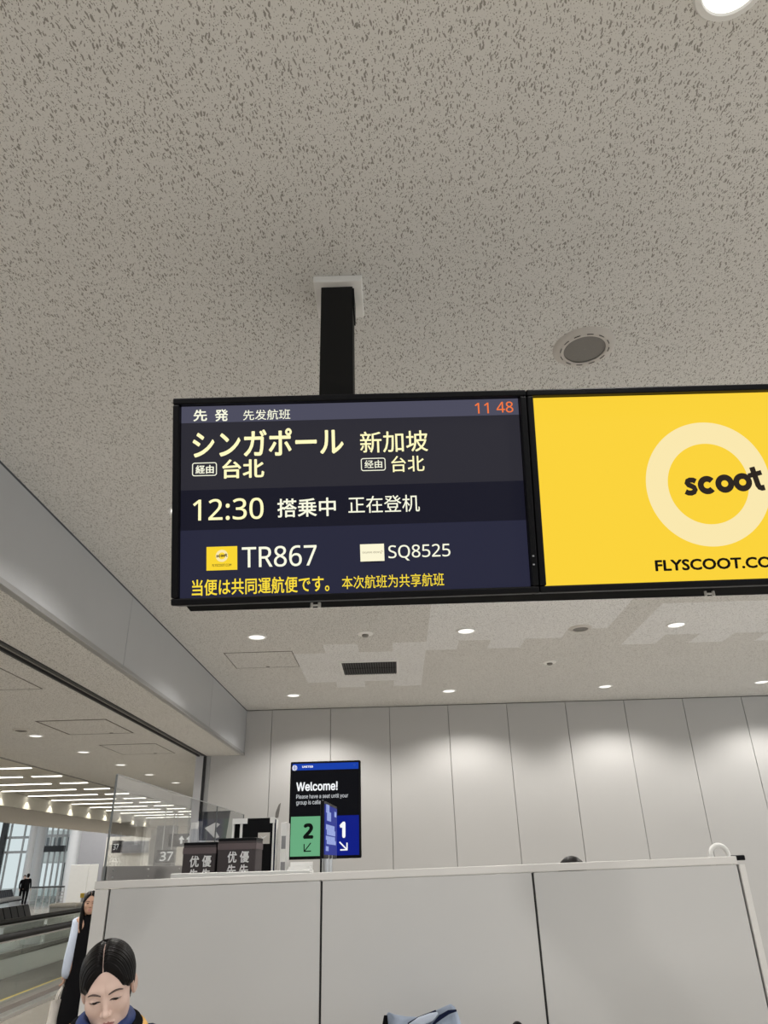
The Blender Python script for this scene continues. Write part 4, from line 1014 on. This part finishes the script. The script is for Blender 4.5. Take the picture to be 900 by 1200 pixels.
def hand_nodes(nodes, edges, wrist_i, d, side, s=1.0, curl=.5):
    """palm and five bent fingers hanging along direction d (unit), thumb to the front"""
    w = np.array(nodes[wrist_i][:3]); d = np.array(d, float); d /= np.linalg.norm(d)
    f = np.array([0, -1., 0]); f -= d * (f @ d); f /= np.linalg.norm(f); inn = np.cross(d, f) * side
    palm = w + d * .045 * s; nodes.append((*palm, .030 * s, .016 * s)); edges.append((wrist_i, len(nodes) - 1)); pi_ = len(nodes) - 1
    for k, (o_, L_) in enumerate(((.030, .070), (.011, .078), (-.009, .072), (-.028, .055))):
        b = palm + d * .042 * s + f * o_ * s; m = b + (d * .55 + inn * .25 * curl) * L_ * .55 * s; e = m + (d * .35 + inn * .8 * curl) * L_ * .5 * s
        chain(nodes, edges, pi_, [(*b, .0095 * s), (*m, .0085 * s), (*e, .0070 * s)])
    b = palm - d * .012 * s + f * .034 * s; m = b + (d * .6 + f * .55 + inn * .3) * .034 * s; e = m + (d * .85 + inn * .4) * .026 * s
    chain(nodes, edges, pi_, [(*b, .011 * s), (*m, .0095 * s), (*e, .0080 * s)])
def person(name, label, loc, rotz, height, opts):
    """standing figure facing local -y; opts chooses clothes, hair and head pose"""
    s = height / 1.62
    root = thing('person', label, 'person', loc, None, rotz)
    N_ = []; E_ = []
    def J(x, y, z, r, r2=None): return (x * s, y * s, z * s, r * s) if r2 is None else (x * s, y * s, z * s, r * s, r2 * s)
    lean = opts.get('lean', 0.0)
    N_.append(J(0, 0, .90, .130, .095)); 
    top = chain(N_, E_, 0, [J(0, lean * .02, 1.04, .110, .085), J(0, lean * .05, 1.20, .125, .090), J(0, lean * .07 + .01, 1.32, .105, .075), J(0, .02 + lean * .08, 1.385, .050), J(0, .008 + lean * .1, 1.44, .044)])
    arms = {}
    for sd in (-1, 1):
        ap = opts.get('arm' + ('R' if sd < 0 else 'L'), [(.165, .02, 1.32), (.215, .03, 1.06), (.235, -.03, .84)])
        i = chain(N_, E_, top - 2, [J(sd * ap[0][0] * .75, ap[0][1], ap[0][2] + .01, .055), J(sd * ap[0][0], ap[0][1], ap[0][2], .050), J(sd * ap[1][0], ap[1][1], ap[1][2], .036), J(sd * ap[2][0], ap[2][1], ap[2][2], .025)])
        d = np.array(ap[2]) - np.array(ap[1]); d[0] *= sd
        hand_nodes(N_, E_, i, d, -sd, s, opts.get('curl', .6)); arms[sd] = ap
        st = opts.get('stride', 0) * sd
        chain(N_, E_, 0, [J(sd * .085, 0, .84, .085), J(sd * .095, -.03 * abs(st) - .12 * st, .48, .052), J(sd * .095, .02 - .22 * st, .09, .036), J(sd * .10, -.02 - .22 * st, .045, .034), J(sd * .105, -.12 - .22 * st, .030, .026)])
    V, Fc = skin_mesh(N_, E_, 0, 1)
    hs = opts.get('head_scale', s)
    HM = Matrix.Translation((0, (.0 + lean * .11) * s, 1.50 * s)) @ Matrix.Rotation(opts.get('turn', 0), 4, 'Z') @ Matrix.Rotation(opts.get('tilt', 0), 4, 'Y') @ Matrix.Rotation(opts.get('nod', 0), 4, 'X') @ Matrix.Scale(hs, 4)
    if 'head_off' in opts: HM = Matrix.Translation(Vector(opts['head_off'])) @ HM
    det = opts.get('detail', False); nt, nph = (230, 330) if det else (44, 60)
    HV, HF, hm, P, dirs = make_head('head', root, HM, nt, nph, None, det)
    mb = MB(); mb.add(V, Fc, 0)
    b = len(mb.v); mb.v += [tuple(p) for p in xf(HM, HV)]; mb.f += [tuple(b + i for i in f) for f in HF]; mb.m += hm
    for sd in (-1, 1):
        ev, ef = ear(sd); mb.add(xf(HM, ev), ef, 0)
    body = mb.build('body', [opts.get('skin', M['skin']), M['lip']], root, smooth='all')
    hv, hf = hair_shell(dirs, P, opts.get('hair_thick', .013), opts.get('part', True))
    mh = MB(); mh.add(xf(HM, hv), hf)
    hair_extra = opts.get('hair_extra')
    if hair_extra: hair_extra(mh, lambda p: xf(HM, np.array(p, float)))
    mh.build('hair', M['hair'], root, smooth='all')
    for sd in (-1, 1):                              # eyes, lashes, brows
        m2 = MB()
        if det:
            m2.ell((0, 0, 0), .0130, 24, 16, 0); e = m2.v; 
            e2 = [np.array(p) + np.array((sd * .0308, -.0710, .0045)) for p in e]; m2.v = [tuple(p) for p in xf(HM, np.array(e2))]
            m2.m = []
            cc = np.array((sd * .0308 - .001, -.0710, .0045)); g = np.array([0.0, -1, -.30]); g /= np.linalg.norm(g)
            for f in m2.f:
                c = np.mean([e2[i] for i in f], 0) - cc; c /= np.linalg.norm(c) + 1e-9
                m2.m.append(1 if c @ g > .86 else 0)
            m2.build('eye', [M['eye'], M['iris']], root, smooth='all')
        else:
            m2.ell((sd * .031, -.083, .004), (.013, .006, .0055), 12, 8); m2.v = [tuple(p) for p in xf(HM, np.array(m2.v))]; m2.build('eye', M['iris'], root, smooth='all')
        pts = []; 
        for t in np.linspace(-1, 1, 13):
            xx = .031 + .0158 * t; zz = .0045 + .0034 * (1 - t * t) - .0012
            q = np.array([[sd * xx, -.1, zz]]); dd = q[0] - HC; dd /= np.linalg.norm(dd); pp, _ = trace(dd[None], head_sdf); pts.append(pp[0] + dd * .0006)
        if det: MB().tube(xf(HM, np.array(pts)), [.0004 + .0011 * (1 - abs(t) ** 3) for t in np.linspace(-1, 1, 13)], 6).build('eyelash', M['iris'], root, smooth='all')
        pts = []; rr = []
        for t in np.linspace(0, 1, 11):
            xx = .013 + .038 * t; zz = .0240 + .0050 * math.sin(t * 2.6) - .0075 * t * t
            q = np.array([sd * xx, -.1 + .03 * t, zz]); dd = q - HC; dd /= np.linalg.norm(dd); pp, _ = trace(dd[None], head_sdf); pts.append(pp[0] + dd * .0002); rr.append(.0009 + .0020 * math.sin(math.pi * min(1, t * .8 + .15)))
        MB().tube(xf(HM, np.array(pts)), rr, 8).build('eyebrow', M['brow'], root, smooth='all')
    return root, s, HM, J
def cloth(root, nodes, edges, name, m, rt=0, sub=1, label=None):
    V, Fc = skin_mesh(nodes, edges, rt, sub); mb = MB(); mb.add(V, Fc); o = mb.build(name, m, root, smooth='all')
    if label: o['label'] = label
    return o
def top_garment(root, J, opts, name, m, hem=.86, grow=1.13, sleeve=1.0, label=None):
    N_ = [J(0, .0, hem, .150 * grow, .108 * grow)]; E_ = []; ln = opts.get('lean', 0)
    t = chain(N_, E_, 0, [J(0, ln * .02, 1.04, .118 * grow, .092 * grow), J(0, ln * .05, 1.20, .130 * grow, .096 * grow), J(0, ln * .07 + .01, 1.325, .112 * grow, .080 * grow), J(0, .02 + ln * .08, 1.365, .062 * grow)])
    for sd in (-1, 1):
        ap = opts.get('arm' + ('R' if sd < 0 else 'L'), [(.165, .02, 1.32), (.215, .03, 1.06), (.235, -.03, .84)])
        a0, a1, a2 = [np.array(p) for p in ap]; end = a1 + (a2 - a1) * sleeve
        chain(N_, E_, t - 1, [J(sd * a0[0] * .75, a0[1], a0[2] + .012, .064), J(sd * a0[0], a0[1], a0[2], .060), J(sd * a1[0], a1[1], a1[2], .048), J(sd * end[0], end[1], end[2], .040)])
    return cloth(root, N_, E_, name, m, 0, 1, label)
def trousers(root, J, opts, m, name='trousers'):
    N_ = [J(0, 0, .92, .138, .104)]; E_ = []
    for sd in (-1, 1):
        st = opts.get('stride', 0) * sd
        chain(N_, E_, 0, [J(sd * .085, 0, .82, .094), J(sd * .095, -.03 * abs(st) - .12 * st, .48, .064), J(sd * .095, .02 - .22 * st, .07, .054)])
    return cloth(root, N_, E_, name, m)
def shoes(root, J, opts, m):
    for sd in (-1, 1):
        st = opts.get('stride', 0) * sd
        N_ = [J(sd * .10, .03 - .22 * st, .045, .040)]; E_ = []
        chain(N_, E_, 0, [J(sd * .103, -.05 - .22 * st, .042, .042, .036), J(sd * .106, -.135 - .22 * st, .032, .034, .026)])
        cloth(root, N_, E_, 'shoe', m)

# ---- uniformed woman in front of the partition, looking down
hx = AY(131.5, 1150, 2.6)
def bun(mh, T):
    m_ = MB(); m_.ell((0, .105, -.020), (.040, .034, .036), 24, 16); mh.add(T(m_.v), m_.f)
    m_ = MB(); m_.ell((0, .092, .0), (.052, .030, .052), 24, 16); mh.add(T(m_.v), m_.f)
fo = dict(detail=True, nod=math.radians(19), turn=math.radians(5), tilt=math.radians(-9), lean=-.4, hair_thick=.012, hair_extra=bun, stride=.5, curl=.8,
          armR=[(.165, .02, 1.335), (.20, -.02, 1.07), (.16, -.24, 1.03)], armL=[(.165, .02, 1.335), (.20, -.02, 1.07), (.16, -.24, 1.05)])
fw, s_, HMf, J = person('woman', 'woman with black centre-parted tied hair looking down, navy uniform and blue striped scarf', (hx[0], hx[1], 0), math.radians(8), 1.552, fo)
top_garment(fw, J, fo, 'jacket', M['navy'], .84, 1.10, .92)
N_ = [J(0, 0, .90, .160, .118)]; E_ = []; chain(N_, E_, 0, [J(0, 0, .70, .160, .125), J(0, 0, .50, .150, .120)]); cloth(fw, N_, E_, 'skirt', M['navy'])
shoes(fw, J, fo, M['black_matte'])
def collar_ring(z, r0, r1, th, m, name, y=.012, tiltz=.05, a0=0, a1=360):
    pts = []
    for q_ in np.linspace(math.radians(a0), math.radians(a1), 40):
        pts.append(((r0 * math.sin(q_)) * s_, (y + fo['lean'] * .09 - r1 * math.cos(q_)) * s_, (z - tiltz * math.cos(q_)) * s_))
    return MB().tube(pts, th, 10).build(name, m, fw, smooth='all')
collar_ring(1.412, .070, .070, .018, M['blue'], 'scarf', tiltz=.020)
collar_ring(1.394, .094, .088, .018, M['cloth_black'], 'scarf_stripe', tiltz=.026)['label'] = 'black scarf stripe'
collar_ring(1.376, .112, .100, .019, M['orange'], 'scarf_stripe', tiltz=.030)['label'] = 'ochre scarf stripe'
collar_ring(1.360, .130, .110, .015, M['cloth_black'], 'scarf_stripe', tiltz=.034)['label'] = 'black scarf stripe'
collar_ring(1.346, .146, .116, .016, M['pale_blue'], 'collar', tiltz=.034)

# ---- woman in a pale jacket and black dress by the walkway
wy = 9.0; wx = AY(101, 1100, wy)[0]
def longhair(mh, T):
    m_ = MB()
    for sd in (-1, 1):
        m_.tube([(sd * .066, .0, .03), (sd * .074, .002, -.05), (sd * .076, -.004, -.14), (sd * .070, -.020, -.24), (sd * .06, -.03, -.30)], [.022, .026, .026, .022, .008], 10)
    m_.tube([(0, .07, .02), (0, .085, -.08), (0, .09, -.18), (0, .09, -.27)], [.06, .062, .055, .02], 14)
    mh.add(T(m_.v), m_.f)
wo = dict(turn=math.radians(8), lean=-.2, stride=.4, hair_thick=.014, hair_extra=longhair, curl=1.0, skin=M['skin_tan'],
          armR=[(.130, .02, 1.32), (.150, .04, 1.06), (.165, .0, .83)], armL=[(.140, .02, 1.32), (.175, .04, 1.06), (.185, .0, .83)])
ww_, s_, HMw, J = person('woman', 'woman with long black hair, light blue jacket and black dress, half behind the partition edge', (wx, wy, 0), math.radians(12), 1.56, wo)
N_ = [J(0, 0, .96, .140, .105)]; E_ = []
i0 = chain(N_, E_, 0, [J(0, 0, 1.15, .132, .100), J(0, .01, 1.30, .122, .092), J(0, .015, 1.365, .078), J(0, .02, 1.385, .060)])
chain(N_, E_, 0, [J(0, 0, .70, .19, .15), J(0, 0, .40, .23, .19), J(0, 0, .18, .25, .21)]); cloth(ww_, N_, E_, 'dress', M['cloth_black'])
for sd in (-1, 1):
    ap = wo.get('arm' + ('R' if sd < 0 else 'L'), [(.165, .02, 1.32), (.215, .03, 1.06), (.235, -.03, .84)])
    N_ = [J(sd * .07, .03, 1.36, .045)]; E_ = []
    k1 = chain(N_, E_, 0, [J(sd * .10, .015, 1.335, .062), J(sd * ap[0][0], ap[0][1], ap[0][2], .064), J(sd * ap[1][0], ap[1][1], ap[1][2], .050), J(sd * ap[2][0], ap[2][1], ap[2][2] + .03, .040)])
    chain(N_, E_, 1, [J(sd * .110, .0, 1.15, .062, .10), J(sd * .125, .0, .95, .060, .12), J(sd * .135, .01, .76, .050, .12)])
    cloth(ww_, N_, E_, 'jacket', M['pale_blue'])
shoes(ww_, J, wo, M['black_matte'])
# tote bag carried in her right hand
hp = ww_.matrix_basis @ Vector(J(-.222, -.005, .735, 0)[:3])
rotm = Matrix.Rotation(math.radians(12), 4, 'Z')
hp = Vector((wx, wy, 0)) + rotm @ Vector(J(-.170, -.02, .735, 0)[:3])
bg_ = thing('tote_bag', 'long off-white tote bag hanging from the hand of the woman in black dress', 'bag', (hp.x, hp.y, .14), None, math.radians(62))
mb = MB(); wt, h0 = .15, hp.z - .14 - .14
nx_, nz_ = 9, 9; vs = []; fs = []
for sgn in (-1, 1):
    b0 = len(vs)
    for j in range(nz_):
        for i in range(nx_):
            u = i / (nx_ - 1) * 2 - 1; v = j / (nz_ - 1)
            th = sgn * (.055 * (1 - u * u) * (1 - v * .75) + .004) + .008 * math.sin(5 * u + 4 * v)
            vs.append((u * wt * (.86 + .14 * (1 - v)), th, v * h0))
    for j in range(nz_ - 1):
        for i in range(nx_ - 1):
            q_ = (b0 + j * nx_ + i, b0 + j * nx_ + i + 1, b0 + (j + 1) * nx_ + i + 1, b0 + (j + 1) * nx_ + i); fs.append(q_ if sgn < 0 else q_[::-1])
n1 = nx_ * nz_
for j in range(nz_ - 1):
    for i in (0, nx_ - 1): fs.append((j * nx_ + i, (j + 1) * nx_ + i, n1 + (j + 1) * nx_ + i, n1 + j * nx_ + i))
for i in range(nx_ - 1): fs.append((i, i + 1, n1 + i + 1, n1 + i))
mb.add(vs, fs); mb.build('bag_body', M['tote'], bg_, smooth='all')
for yy in (-.012, .012):
    MB().tube([(-.07, yy, h0 - .02), (-.045, yy, h0 + .06), (0, yy * .3, h0 + .125), (.045, yy, h0 + .06), (.07, yy, h0 - .02)], .007, 8).build('handle', M['tote'], bg_, smooth='all')

# ---- two dark-suited people far away
for (px, yy, rz, h_, l, tr) in ((31, 50, 185, 1.80, 'person in black suit seen from behind beside the far seats', .2), (27, 51.5, 35, 1.72, 'person in dark clothes half hidden behind the black-suited one', -.3)):
    x_ = AY(px, 1040, yy)[0]
    oo = dict(stride=.35, turn=tr, part=False, hair_thick=.012, armR=[(.17, .02, 1.32), (.22, .03, 1.06), (.20, -.10, .86)], armL=[(.17, .02, 1.32), (.22, .03, 1.06), (.20, -.10, .86)])
    ro, s_, _, J = person('person', l, (x_, yy, 0), math.radians(rz), h_, oo)
    top_garment(ro, J, oo, 'jacket', M['cloth_black'], .72, 1.32, .95); trousers(ro, J, oo, M['cloth_black']); shoes(ro, J, oo, M['black_matte'])

# ---- person behind the partition, only the crown showing
yy = 4.62; t = AY(698, 999.5, yy)
hh_ = (t[2] - .008) / (1.50 + .135) * 1.62
oo = dict(part=False, hair_thick=.014, armR=[(.165, .02, 1.32), (.20, .0, 1.06), (.15, -.22, 1.02)], armL=[(.165, .02, 1.32), (.20, .0, 1.06), (.15, -.22, 1.02)])
ro, s_, _, J = person('person', 'person behind the partition of whom only the dark crown of hair shows', (t[0], 5.30, 0), math.radians(170), hh_, oo)
top_garment(ro, J, oo, 'jacket', M['navy'], .84, 1.1, .9); trousers(ro, J, oo, M['cloth_black']); shoes(ro, J, oo, M['black_matte'])

# ================================================================== GARMENT AT THE FOOT OF THE FRAME
yj = 3.0
ga = AY(453, 1200, yj); gb = AY(540, 1200, yj)
px_top = [(453, 1187), (455, 1184.5), (462, 1187.5), (475, 1189), (490, 1190), (500, 1187.5), (510, 1183), (520, 1178), (528, 1174.5), (533, 1178.5), (537, 1187), (540, 1198)]
tp = [AY(*q_, yj) for q_ in px_top]
cx = (ga[0] + gb[0]) / 2
post = thing('queue_post', 'black queue barrier post under the light blue jacket at the bottom edge', 'post', (cx, yj, 0))
MB().lathe((0, 0, 0), [(.13, 0), (.13, .015), (.04, .035), (.002, .035)], 28, close=False).build('foot', M['black_matte'], post, smooth=True)
zpt = min(p[2] for p in tp[2:10]) - .03
MB().lathe((0, 0, 0), [(.03, .02), (.03, zpt - .06)], 20).build('tube', M['black_matte'], post, smooth=True); MB().lathe((0, 0, 0), [(.04, zpt - .06), (.04, zpt), (.002, zpt)], 20).build('head', M['black'], post, smooth=True)
jk = thing('draped_jacket', 'crumpled light blue garment with dark trim heaped at the bottom edge before the partition', 'garment', (cx, yj, zpt))
vs = []; fs = []; NU = 56; NV = 30
xs = np.array([p[0] for p in tp]); zs = np.array([p[2] for p in tp])
for j in range(NV):
    v = j / (NV - 1) * 2 - 1                        # -1 front hem, 0 ridge, 1 back hem
    for i in range(NU):
        u = i / (NU - 1); x = xs[0] + (xs[-1] - xs[0]) * u
        z = np.interp(x, xs, zs)
        drop = abs(v) ** 1.25 * .30
        fold = .020 * math.sin(9 * u + 7 * abs(v) + 1.2) + .012 * math.sin(21 * u - 9 * v)
        y = yj + v * .085 * (1 + .5 * abs(v)) + fold * min(1, abs(v) * 4)
        vs.append((x + .012 * math.sin(6 * v + 3 * u) * abs(v), y, z - drop + .012 * math.sin(14 * u + 6 * v) * abs(v)))
for j in range(NV - 1):
    for i in range(NU - 1): fs.append((j * NU + i, j * NU + i + 1, (j + 1) * NU + i + 1, (j + 1) * NU + i))
mb = MB((cx, yj, zpt)); mb.add(vs, fs); o = mb.build('cloth', M['sky_cloth'], jk, smooth='all')
md = o.modifiers.new('thickness', 'SOLIDIFY'); md.thickness = .008
def fold_tube(pix, r, nm, m, dy=-.055):
    pts = [AY(*q_, yj + dy) for q_ in pix]; MB((cx, yj, zpt)).tube(pts, r, 8).build(nm, m, jk, smooth='all')
fold_tube([(478, 1200), (490, 1194), (503, 1189), (511, 1184.5)], [.003, .006, .006, .003], 'dark_trim', M['navy'])
fold_tube([(507, 1201), (516, 1192), (526, 1186), (535, 1184)], [.003, .007, .006, .003], 'dark_trim', M['navy'])
fold_tube([(480, 1203), (492, 1197), (505, 1192), (513, 1187)], [.008, .013, .012, .004], 'lapel', M['pale_blue'], -.06)
fold_tube([(452, 1190), (451.5, 1200), (452, 1212)], [.006, .010, .010], 'dark_trim', M['cloth_black'], -.02)
o = thing('queue_post', 'black post tip barely showing at the bottom edge right of the light blue garment', 'post', (AY(606, 1198, 3.15)[0], 3.15, 0)); zt = AY(606, 1196.5, 3.15)[2]
MB().lathe((0, 0, 0), [(.13, 0), (.13, .015), (.04, .035), (.002, .035)], 28, close=False).build('foot', M['black_matte'], o, smooth=True)
MB().lathe((0, 0, 0), [(.016, .02), (.016, zt - .03)], 16).build('tube', M['black_matte'], o, smooth=True)
MB().ell((0, 0, zt - .024), (.022, .018, .024), 20, 12).build('knob', M['black'], o, smooth='all')
